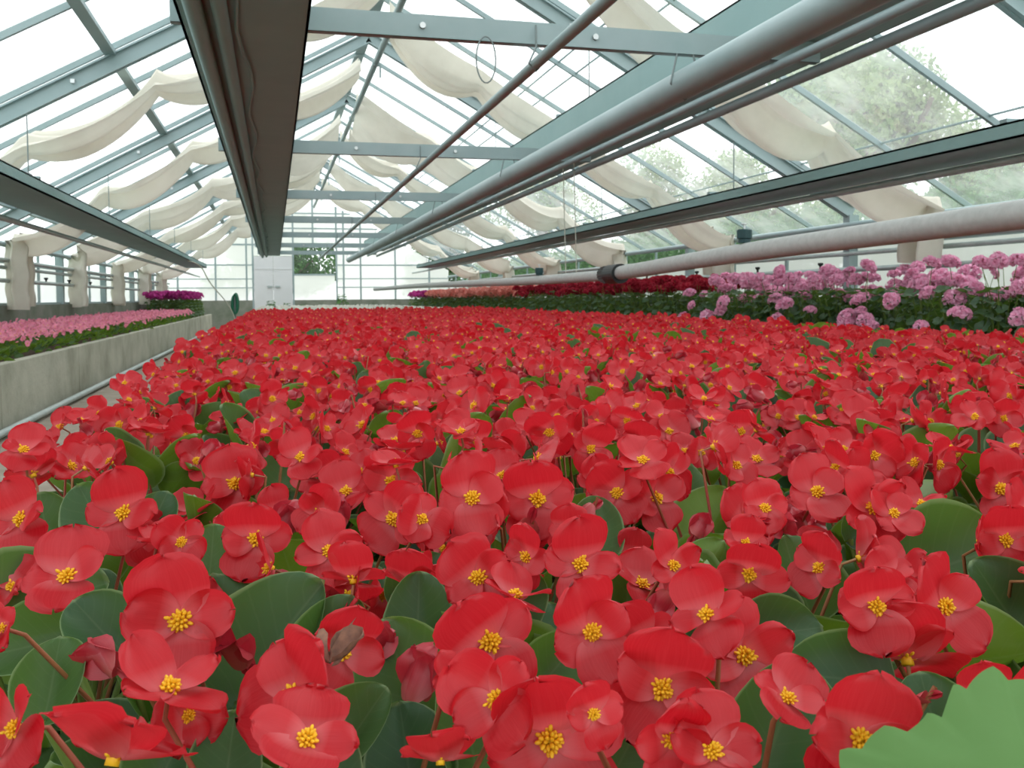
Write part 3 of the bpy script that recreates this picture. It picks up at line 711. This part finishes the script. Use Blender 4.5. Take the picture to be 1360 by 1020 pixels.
for j, y in enumerate(rows):
    for i, x in enumerate(cols):
        px, py = x + rng.normal(0, .014) + (.05 if j % 2 else -.02), y + rng.normal(0, .014)
        px = min(px, BX1 - .04)
        q = proj((px, py, .64)); vis = q[2] > .1 and -70 < q[0] < 1430 and q[1] < 1180
        plants.append([px, py, i, j, vis, math.dist((px, py, .62), CAMP)])
seen = sorted([p for p in plants if p[4]], key=lambda p: p[5])
near, mid, far = seen[:112], seen[112:300], seen[300:] + [p for p in plants if not p[4] and proj((p[0], p[1], .64))[2] > .05 and not -260 < proj((p[0], p[1], .64))[0] < 1560]
NEARV = 615
# plants with every flower of its own
def world_pt(u, v, z):
    d = ray(u, v); return CAMP + d * ((z - ZC) / d[2])
def nearest(p): return min(near, key=lambda q: (q[0] - p[0]) ** 2 + (q[1] - p[1]) ** 2)
assign = {id(p): {'f': [], 'b': [], 'l': []} for p in near}
def cam_dir(a): return a[0] * R_ + a[1] * np.array((0, 0, 1.)) - a[2] * np.array((F_[0], F_[1], 0)) / np.linalg.norm(F_[:2])
for i, (u, v, w, nr, rl, mi) in enumerate(near_fl):
    if not w: continue
    p = world_pt(u, v, .655 + rng.normal(0, .008) - (.01 if nr[2] < 0 else 0))
    sz = w * ((p - CAMP) @ F_) / FPX / .0545
    a = nearest(p); n_ = cam_dir(nr); n_ /= np.linalg.norm(n_)
    assign[id(a)]['f'].append((p - np.array((a[0], a[1], SOIL)), n_, rl, min(sz, 1.5), mi, True))
for u, v, w, ang in near_bud:
    p = world_pt(u, v, .635); sz = w * ((p - CAMP) @ F_) / FPX / .027; a = nearest(p)
    assign[id(a)]['b'].append((p - np.array((a[0], a[1], SOIL)), min(sz, 1.4), ang))
for u, v, w, ang, nr in near_leaf:
    p = world_pt(u, v, .618 + rng.normal(0, .008)); sz = min(w * ((p - CAMP) @ F_) / FPX, .105); a = nearest(p)
    n_ = cam_dir(nr); td = R_ * cos(radians(ang)) + U_ * sin(radians(ang))
    assign[id(a)]['l'].append((p - np.array((a[0], a[1], SOIL)), n_, td, sz))
fol = [arr_mesh('foliage', foliage_arr(400 + i, 18, True, .185), [M['leaf'], M['petiole']]) for i in range(7)]
def zone_label(px, py, i, j):
    a = 'along the path edge' if i < 2 else 'at the geranium edge' if i > 13 else 'in the middle columns' if 4 < i < 11 else 'left of the middle' if i <= 4 else 'right of the middle'
    return a
def near_label(i, j):
    return 'red wax begonia, %s row from the front, %s from the path edge' % (ORD[j], ORD[i])
NR = {}
for n_i, p in enumerate(near):
    px, py, ci, rj, _, d = p
    lab = near_label(ci, rj) if rj < 12 else None
    r_ = root('begonia_plant', (px, py, SOIL), lab or 'red wax begonia in bloom', 'begonia', 'red begonias in the central bed'); NR[id(p)] = r_
    A_ = assign[id(p)]
    if A_['l'] or py < .95:
        g = Geo(); g.put(foliage_arr(900 + n_i, 15, True, .13), np.eye(4), 1.)
        for lp, n_, td, sz in A_['l']:
            m_ = frame_mx(n_, td, lp); base = lp - m_[:3, 1] * sz * .5; m_[:3, 3] = base
            g.put(LE[rng.integers(7)], m_, sz, [0])
            g.tube([(0, 0, 0), base * np.array((.7, .7, .5)) + (0, 0, -.01), base], [.0035, .003, .0025], 6, 1, False)
        f_o = obj('foliage', g, [M['leaf'], M['petiole']], r_, smooth=True)
    else:
        f_o = link('foliage', fol[n_i % 7], r_, rot=(0, 0, rng.uniform(0, 6.28)))
    fl = list(A_['f']); bd = list(A_['b'])
    nf = 12
    for lp, n_, rl, s_, q in rand_flowers(7000 + n_i * 7, nf, .115, .175, .25):
        u, v, _d = proj(lp + np.array((px, py, SOIL)))
        if v > NEARV + 20 and -40 < u < 1400:
            if rng.random() < (.62 if v > 740 else .35) or any((u - q_[0]) ** 2 + (v - q_[1]) ** 2 < 48 ** 2 for q_ in near_leaf[:30]): continue
            lp = lp - np.array((0, 0, .028)); s_ *= .92
        if q % 5 == 0: bd.append((lp, rng.uniform(.8, 1.2), rng.uniform(-3, 3)))
        else: fl.append((lp, n_, rl, s_, q % 9, False))
    g = Geo(); ns_ = 0
    for lp, n_, rl, s_, mi, hand in fl:
        Mx = flower_mx(lp, n_, rl)
        o = link('flower', FLm[mi % 9], r_); o.matrix_local = Matrix(Mx.tolist()) @ Matrix.Scale(s_, 4)
        link('stamen', STm[mi % 2], o)
        b = np.array(lp) - n_ * .003
        g.tube([(0, 0, .02), b * np.array((.55, .55, .62)), b - n_ * .012, b], [.0020, .0017, .0014, .0013], 5, 0, False); ns_ += 1
    for lp, s_, ang in bd:
        td = R_ * cos(ang + pi / 2) + U_ * sin(ang + pi / 2); n_ = -F_ + rng.normal(0, .4, 3)
        m_ = frame_mx(n_, td, lp - td * .012 * s_)
        o = link('flower_bud', BUm[rng.integers(4)], r_); o.matrix_local = Matrix(m_.tolist()) @ Matrix.Scale(s_, 4)
        b = lp - td * .022 * s_
        g.tube([(0, 0, .02), b * np.array((.6, .6, .6)), b], [.0024, .002, .0014], 5, 0, False); ns_ += 1
    if ns_: obj('flower_stem', g, M['stem'], r_, smooth=True)
# the withered petal caught on a foreground bloom stays with that plant
pw = world_pt(438, 880, .668); a = nearest(pw); g = Geo()
for q_ in range(3):
    P, A = petal(.018, .006, 6, 6, 50 + q_, .9, -.5, .2); Mx = rot('Z', q_ * 1.1 - 1.3) @ rot('Y', .6 * q_)
    g.grid((P.reshape(-1, 3) @ Mx[:3, :3].T).reshape(P.shape), 0, A)
o = obj('withered_petal', g, M['brown'], NR[id(a)], smooth=True); o.location = Vector(pw - np.array((a[0], a[1], SOIL))); o['label'] = 'brown withered petals'
# middle distance: foliage and blossoms
midv = []
for i in range(8):
    A1, A2 = whole_plant(1300 + i, 13, True, False, nleaf=13, hmax=.20, rad=.118, h0=.185, h1=.25)
    midv.append((arr_mesh('foliage', A1, [M['leaf'], M['petiole']]), arr_mesh('blossoms', A2, [M['petal'], M['stamen']])))
for n_i, p in enumerate(mid):
    px, py, ci, rj, _, d = p
    band = 'nearer rows' if rj < 14 else 'mid rows' if rj < 19 else 'farther rows'
    lab = near_label(ci, rj) if rj < 12 else 'red wax begonia massed in the %s of the bed, %s' % (band, zone_label(px, py, ci, rj))
    r_ = root('begonia_plant', (px, py, SOIL), lab, 'begonia', 'red begonias in the central bed')
    a, b = midv[n_i % 8]; rz = rng.choice([0, .4, -.4, .8, -.7])
    link('foliage', a, r_, rot=(0, 0, rng.uniform(0, 6))); link('blossoms', b, r_, rot=(0, 0, rz))
for o in [o for o in COL.objects if o.name.startswith('begonia_plant') and o['label'] == 'red wax begonia in bloom']:
    ci = int(round((o.location.x - BX0 - .06) / SP)); o['label'] = 'red wax begonia massed in the nearer rows of the bed, ' + zone_label(0, 0, max(0, ci), 0)
# the far mass, one object
g = Geo()
farv = [whole_plant(1500 + i, 13, True, True, nleaf=6, rad=.125, h0=.19, h1=.25) for i in range(5)]
for p in far:
    A1, A2 = farv[rng.integers(5)]; Mx = np.array(Matrix.Translation((p[0], p[1], SOIL))) @ rot('Z', rng.uniform(-.8, .8))
    g.put(A1, Mx, 1., [0, 1]); g.put(A2, Mx, 1., [2, 3])
o = obj('begonia_mass', g, [M['leaf'], M['petiole'], M['petal'], M['stamen']], smooth=True, label='far spread of red begonias reaching to the white ones at the end', cat='begonias', kind='stuff')

# ------------------------------------------------------------------ white begonias beyond
wv = [whole_plant(1600 + i, 12, True, True, nleaf=6, rad=.16, h0=.18, h1=.235) for i in range(3)]
wm = [(arr_mesh('foliage', a, [M['leaf'], M['petiole']]), arr_mesh('blossoms', b, [M['whiteb'], M['stamen']])) for a, b in wv]
for j in range(29):
    for i in range(10):
        x, y = BX0 + .12 + i * .32, 13.75 + j * .36
        wid = ['front', 'middle', 'rear'][min(2, j // 10)]
        r_ = root('white_begonia', (x, y, SOIL), 'white begonia in the pale strip past the red bed, %s rows, %s' % (wid, 'path side' if i < 5 else 'geranium side'), 'begonia', 'white begonias at the far end')
        a, b = wm[(i * 7 + j * 3) % 3]; link('foliage', a, r_); link('blossoms', b, r_, rot=(0, 0, (i + j) % 3 - 1))

# ------------------------------------------------------------------ pink begonias in the left bed
pv = [whole_plant(1700 + i, 20, True, True, nleaf=11, rad=.155, h0=.14, h1=.215, hmax=.13, fs=.72, sc_=.78) for i in range(5)]
pm = [(arr_mesh('foliage', a, [M['leaf'], M['petiole']]), arr_mesh('blossoms', b, [M['pinkb'], M['stamen']])) for a, b in pv]
for j in range(52):
    for i in range(4):
        x, y = -1.83 - i * .27 + rng.normal(0, .02), 5.6 + j * .30 + rng.normal(0, .02)
        seg_ = ['front stretch', 'second stretch', 'middle stretch', 'far stretch'][min(3, j // 13)]
        r_ = root('pink_begonia', (x, y, SOIL - .02), 'pink begonia in the left bed, %s row from the concrete wall, %s' % (ORD[i], seg_), 'begonia', 'pink begonias in the left bed')
        a, b = pm[(i * 3 + j * 7) % 5]; link('foliage', a, r_, rot=(0, 0, rng.uniform(0, 6))); link('blossoms', b, r_, rot=(0, 0, rng.uniform(-.9, .9)))

# ------------------------------------------------------------------ geraniums
def gleaf_arr(seed, hi=True):
    rs = np.random.default_rng(seed); n = 18 if hi else 10; m = 4 if hi else 2; P = np.zeros((m + 1, n + 1, 3)); A = np.zeros((m + 1, n + 1, 2))
    for i in range(m + 1):
        f = i / m
        for j in range(n + 1):
            th = -pi * .93 + 2 * pi * .93 * j / n
            sc_ = 1 + .10 * cos(th * 7) * f; rr = (.04 + .96 * f) * sc_
            P[i, j] = (rr * sin(th) * .5, rr * cos(th) * .5, .10 * f * f + .05 * f * sin(th * 3.5 + seed)); A[i, j] = (f, sin(th * 3.5) * .9)
    g = Geo(); g.grid(P, 0, A); return g.arr()
GL = [gleaf_arr(i) for i in range(4)]; GLo = [gleaf_arr(i, False) for i in range(3)]
def floret_arr(seed, hi=True):
    rs = np.random.default_rng(seed); g = Geo(); n = 9 if hi else 5
    for i in range(n):
        ring = i % 2 if hi else 0
        P, A = petal(.024 - .006 * ring, .0135 - .003 * ring, 4 if hi else 2, 4 if hi else 2, rs.integers(1e6), .35, .25, .09)
        Mx = rot('Z', i * 2 * pi / n + rs.normal(0, .12)) @ rot('X', .25 + .6 * ring)
        g.grid((P.reshape(-1, 3) @ Mx[:3, :3].T).reshape(P.shape), 0, A)
    return g.arr()
FLT = [floret_arr(i) for i in range(3)]; FLTo = [floret_arr(i, False) for i in range(2)]
def umbel_arr(seed, hi=True, R=.043, n=12):
    rs = np.random.default_rng(seed); g = Geo()
    for i in range(n):
        el = math.acos(1 - (i + .5) / n * 1.25); az = i * 2.39996; d = np.array([sin(el) * cos(az), sin(el) * sin(az), cos(el)])
        src = FLT[rs.integers(3)] if hi else FLTo[rs.integers(2)]
        g.put(src, frame_mx(d + rs.normal(0, .12, 3), rs.normal(0, 1, 3), d * R * rs.uniform(.75, 1.2)), rs.uniform(1.15, 1.6), [0])
        if hi: g.tube([(0, 0, -.02), d * R], [.001, .001], 4, 1, False)
    return g.arr()
UM = [umbel_arr(i) for i in range(4)]; UMo = [umbel_arr(i, False, .042, 10) for i in range(3)]
def geranium_fol(seed, hi=True, n=60, H=.49):
    rs = np.random.default_rng(seed); g = Geo(); src = GL if hi else GLo
    for i in range(n):
        f = (i + .5) / n; az = i * 2.39996; r = .19 * sqrt(1 - (f - .35) ** 2 * 1.3) * rs.uniform(.75, 1.05) * (1 - .35 * f)
        h = .04 + (H - .06) * f + rs.normal(0, .015)
        nrm = np.array((cos(az) * (1.05 - f), sin(az) * (1.05 - f), .45 + .6 * f)) + rs.normal(0, .2, 3)
        g.put(src[rs.integers(len(src))], frame_mx(nrm, (cos(az), sin(az), -.3), (r * cos(az), r * sin(az), h)), rs.uniform(.065, .10), [0])
    for i in range(5):
        a = i * 1.26; g.tube([(0, 0, 0), (.05 * cos(a), .05 * sin(a), H * .5), (.10 * cos(a), .10 * sin(a), H * .85)], [.007, .006, .004], 6, 1, False)
    return g.arr()
gfm = [arr_mesh('foliage', geranium_fol(i), [M['gleaf'], M['petiole']]) for i in range(4)]
gfo = [arr_mesh('foliage', geranium_fol(i + 9, False, 44), [M['gleaf'], M['petiole']]) for i in range(3)]
um = {c: [arr_mesh('flower_head', a, [M[c], M['petiole']]) for a in UM] for c in ('pinkg', 'crimsong')}
umo = {}
def far_heads(seed, n=8):
    rs = np.random.default_rng(seed); g = Geo()
    for i in range(n):
        a = i * 2.4; rr = .15 * sqrt((i + .5) / n); g.put(UMo[rs.integers(3)], frame_mx((rs.normal(0, .3), rs.normal(0, .3), 1), (0, 1, 0), (rr * cos(a), rr * sin(a), rs.uniform(.48, .60))), 1.05, [0, 0])
    return g.arr()
for c in ('salmong', 'magentag'): umo[c] = [arr_mesh('flower_heads', far_heads(i), [M[c]]) for i in range(3)]
cname = {'pinkg': 'pink', 'crimsong': 'dark red', 'salmong': 'salmon', 'magentag': 'magenta'}
gx = [4.0, 4.31, 4.62, 4.90]
gcount = {}
for j in range(72):
    y = 3.35 + j * .33
    for i, x in enumerate(gx):
        c = 'pinkg' if y < 8.3 + .2 * i else 'crimsong' if y < 15.0 else 'salmong' if y < 24.3 else 'magentag'
        if c in ('salmong', 'magentag') and i == 3: continue
        px, py = x + rng.normal(0, .03), y + rng.normal(0, .03)
        rowd = ['front row by the red bed', 'second row', 'third row', 'back row at the wall'][i]
        gcount[(c, i)] = gcount.get((c, i), 0) + 1; k_ = gcount[(c, i)]
        if c == 'pinkg' and k_ <= 17: lab = 'leafy %s geranium, %s, %s plant from the near end' % (cname[c], rowd, ORD[k_ - 1])
        else: lab = '%s geranium, %s of its colour block, %s' % (cname[c], rowd, 'near half' if k_ <= {'crimsong': 10, 'salmong': 14, 'magentag': 4}.get(c, 9) else 'far half')
        hi = c in ('pinkg', 'crimsong')
        r_ = root('geranium_plant', (px, py, SOIL - .02), lab, 'geranium', cname[c] + ' geraniums in the right bed')
        rs = np.random.default_rng(j * 10 + i)
        if hi:
            link('foliage', gfm[(i + j) % 4] if c == 'pinkg' else gfo[(i + j) % 3], r_, rot=(0, 0, rs.uniform(0, 6)))
            nh = (4 if i == 0 else 3) if c == 'pinkg' else 5; gs = Geo()
            for h in range(nh):
                a = h * 2.4 + j; rr = .17 * sqrt((h + .5) / nh) * rs.uniform(.7, 1.2)
                z = rs.uniform(.40, .64) if not (c == 'pinkg' and i == 0 and rs.random() < .2) else rs.uniform(.22, .40)
                if c == 'crimsong': z = rs.uniform(.48, .62)
                q = np.array((rr * cos(a), rr * sin(a), z))
                if z < .41: q[:2] = (-.21, rs.uniform(-.12, .12))
                nrm = np.array((q[0] * 2 - .15, q[1] * 2 - .2, .8)) + rs.normal(0, .25, 3)
                o = link('flower_head', um[c][rs.integers(4)], r_); o.matrix_local = Matrix(frame_mx(nrm, (0, 1, .2), q).tolist()) @ Matrix.Diagonal((*(np.array((1, 1, .75)) * rs.uniform(.65, 1.2)), 1))
                gs.tube([(q[0] * .35, q[1] * .35, .2), (q[0] * .7, q[1] * .7, z * .75), q - np.array((0, 0, .01))], [.003, .0025, .002], 5, 0, False)
            obj('flower_stem', gs, M['petiole'], r_, smooth=True)
        else:
            link('foliage', gfo[(i + j) % 3], r_, rot=(0, 0, rs.uniform(0, 6))); link('flower_heads', umo[c][(i + j) % 3], r_, rot=(0, 0, rs.uniform(0, 6)))
# magenta ones at the far end of the left bed
for j in range(12):
    for i in range(3):
        x, y = -1.98 - i * .33, 21.5 + j * .38
        r_ = root('geranium_plant', (x, y, SOIL - .02), 'magenta geranium at the far end of the left bed, %s row from the concrete wall' % ORD[i], 'geranium', 'magenta geraniums in the left bed')
        link('foliage', gfo[(i + j) % 3], r_); link('flower_heads', umo['magentag'][(i + j) % 3], r_)
# leafy pots near the end wall
for i, (x, y, s_) in enumerate([(-.1, 26.9, 1.), (.35, 27.2, .9), (.8, 26.9, .8), (1.9, 26.9, 1.25)]):
    r_ = root('potted_shrub', (x, y, 0), 'green leafy shrub before the end wall, %s from the path' % ORD[i], 'shrub', 'green shrubs at the end wall')
    g = Geo(); g.lathe([(.001, 0), (.10, 0), (.14, .26), (.12, .26), (.001, .24)], seg=14); obj('pot', g, M['bark'], r_, smooth=True)
    g = Geo(); g.put(geranium_fol(70 + i, False, 60, .62), np.array(Matrix.Translation((0, 0, .2))), s_); obj('foliage', g, [M['hedge'], M['petiole']], r_, smooth=True)

# ------------------------------------------------------------------ big pale serrated leaf in the near corner
def big_leaf():
    r_ = root('seedling_plant', (.345, .225, SOIL), 'pale green plant with one big serrated leaf in the near right corner', 'plant')
    n, m = 168, 12; P = np.zeros((m + 1, n + 1, 3)); A = np.zeros((m + 1, n + 1, 2))
    for j in range(n + 1):
        th = -pi * .95 + 2 * pi * .95 * j / n
        lob = 1 + .13 * cos(th * 5); tooth = ((j % 8) / 8.) ; ser = 1 + .12 * (tooth if tooth < .8 else (1 - tooth) * 4)
        R = .5 * lob
        for i in range(m + 1):
            f = .03 + .97 * i / m; rr = R * f * (1 + (ser - 1) * max(0, f - .75) * 4)
            z = -.14 * f * f + .030 * abs(sin(th * 2.5)) * f + .012 * sin(11 * f + th * 3) * f
            P[i, j] = (rr * sin(th), rr * cos(th), z); A[i, j] = (.9 * f, sin(th * 2.5) * .9)
    g = Geo(); g.grid(P, 0, A)
    mt = leaf_mat('pale_leaf', (.105, .235, .075), (.15, .28, .07), (.16, .30, .11), .25, .01, .5, 6.)
    c = world_pt(1385, 1098, .675) - np.array((.345, .225, SOIL))
    me = Geo(); me.put(g.arr(), frame_mx(cam_dir((-.15, .75, .55)), cam_dir((-.75, .45, -.2)), c), .108, [0]); obj('leaf', me, mt, r_, smooth=True)
    g = Geo(); g.tube([(0, 0, 0), c * np.array((.3, .3, .6)), c - np.array((0, 0, .002))], [.004, .0035, .0025], 8); obj('stem', g, M['petiole'], r_, smooth=True)
big_leaf()

# ------------------------------------------------------------------ trees and hedge outside
def crown_arr(seed, R, n, leaf, mi=0):
    rs = np.random.default_rng(seed); g = Geo(); k = 9
    cen = rs.normal(0, .42, (k, 3)) * R; rad = rs.uniform(.35, .6, k) * np.mean(R)
    b = rs.integers(k, size=n); d = rs.normal(0, 1, (n, 3)); d /= np.linalg.norm(d, axis=1)[:, None]
    p = cen[b] + d * (rad[b] * rs.uniform(.55, 1.05, n))[:, None]
    nr = d + rs.normal(0, .7, (n, 3)); nr /= np.linalg.norm(nr, axis=1)[:, None]
    a = np.cross(nr, rs.normal(0, 1, (n, 3))); a /= np.linalg.norm(a, axis=1)[:, None]; c = np.cross(nr, a)
    s_ = leaf * rs.uniform(.6, 1.3, n)[:, None]
    V = np.stack([p - a * s_, p - c * s_ * .55, p + a * s_, p + c * s_ * .55], 1).reshape(-1, 3)
    g.add(V, np.arange(4 * n).reshape(n, 4), mi); return g
def tree(x, y, h, R, label, seed, mat='treeleaf', n=16000, leaf=.075):
    r_ = root('tree', (x, y, -.11), label, 'tree', 'trees outside the glass')
    g = crown_arr(seed, np.array(R), n, leaf); me = g.mesh('crown', [M[mat]], False); link('crown', me, r_, loc=(0, 0, h))
    g = Geo(); g.tube([(0, 0, 0), (.1, 0, h * .5), (0, .1, h)], [.28, .22, .1], 10)
    for a in range(5): g.tube([(0, 0, h * .6), (.5 * R[0] * cos(a * 1.26), .5 * R[1] * sin(a * 1.26), h * 1.05)], [.12, .05], 6)
    obj('trunk', g, M['bark'], r_, smooth=True)
tree(12.6, 17.0, 4.7, (2.2, 2.2, 2.1), 'big pale tree seen through the right roof glass', 1, n=22000)
tree(18.6, 20.4, 3.6, (2.2, 2.2, 1.8), 'tree seen through the lower right roof glass at the picture edge', 2)
tree(15.6, 28.0, 3.6, (2.0, 2.2, 1.7), 'tree behind the right roof, between the big pale tree and the house end', 3)
tree(15.0, 34.0, 4.4, (2.2, 2.4, 2.0), 'tree far down the right side beyond the glass', 4)
tree(13.0, 44.0, 6.5, (3.0, 2.6, 2.6), 'farthest tree on the right beyond the glass', 5)
tree(-10.0, 26.0, 3.2, (2.2, 2.2, 1.8), 'tree outside the left wall glass', 6)
tree(-11.5, 38.0, 3.6, (2.4, 2.2, 2.0), 'far tree outside the left wall glass', 7)
tree(.2, 43, 2.6, (3.2, 2, 2.2), 'tree framed in the end wall opening', 8, 'hedge', 12000, .1)
tree(8.5, 47, 3.0, (3.0, 2, 2.2), 'second tree behind the end wall', 9, 'hedge', 9000, .1)
def hedge(x, y0, y1, h, label, seed):
    rs = np.random.default_rng(seed); n = int((y1 - y0) * 1700); g = Geo()
    p = np.stack([x + rs.normal(0, .35, n), rs.uniform(y0, y1, n), rs.uniform(0, 1, n) ** .8 * h + .15 * np.sin(np.arange(n))], 1)
    nr = rs.normal(0, 1, (n, 3)); nr /= np.linalg.norm(nr, axis=1)[:, None]; a = np.cross(nr, rs.normal(0, 1, (n, 3))); a /= np.linalg.norm(a, axis=1)[:, None]; c = np.cross(nr, a); s_ = .062 * rs.uniform(.6, 1.3, n)[:, None]
    g.add(np.stack([p - a * s_, p - c * s_ * .6, p + a * s_, p + c * s_ * .6], 1).reshape(-1, 3), np.arange(4 * n).reshape(n, 4))
    obj('hedge', g, M['hedge'], smooth=False, label=label, cat='hedge')
hedge(8.6, 4, 40, 2.15, 'long green hedge outside below the right eaves', 1)

# ------------------------------------------------------------------ light
wd = bpy.data.worlds.new('overcast_sky'); sc.world = wd; wd.use_nodes = True
nt = wd.node_tree; nt.nodes.clear(); k = NT(nt)
out = nt.nodes.new('ShaderNodeOutputWorld'); bg = nt.nodes.new('ShaderNodeBackground')
tc = nt.nodes.new('ShaderNodeTexCoord')
f = k.ramp(k.noise(1.6, 5, tc.outputs['Generated'], .55), .35, .7)
k.l(k.mix(f, (.86, .92, .97), (1.0, 1.0, .99)), bg.inputs[0]); bg.inputs[1].default_value = 1.25
k.l(bg.outputs[0], out.inputs[0])
sd = bpy.data.lights.new('sun_behind_cloud', 'SUN'); so = bpy.data.objects.new('sun_behind_cloud', sd); COL.objects.link(so)
sd.energy = .9; sd.angle = radians(60); sd.color = (1, .97, .93); so.rotation_euler = (radians(-18), radians(14), 0)

sc.view_settings.view_transform = 'Standard'; sc.view_settings.look = 'None'; sc.view_settings.gamma = 1; sc.view_settings.exposure = .85
sc.view_settings.use_curve_mapping = False
cy = sc.cycles
cy.max_bounces = 8; cy.transparent_max_bounces = 16; cy.diffuse_bounces = 4; cy.glossy_bounces = 3; cy.transmission_bounces = 6
cy.caustics_reflective = False; cy.caustics_refractive = False; cy.use_denoising = True; cy.sample_clamp_indirect = 6
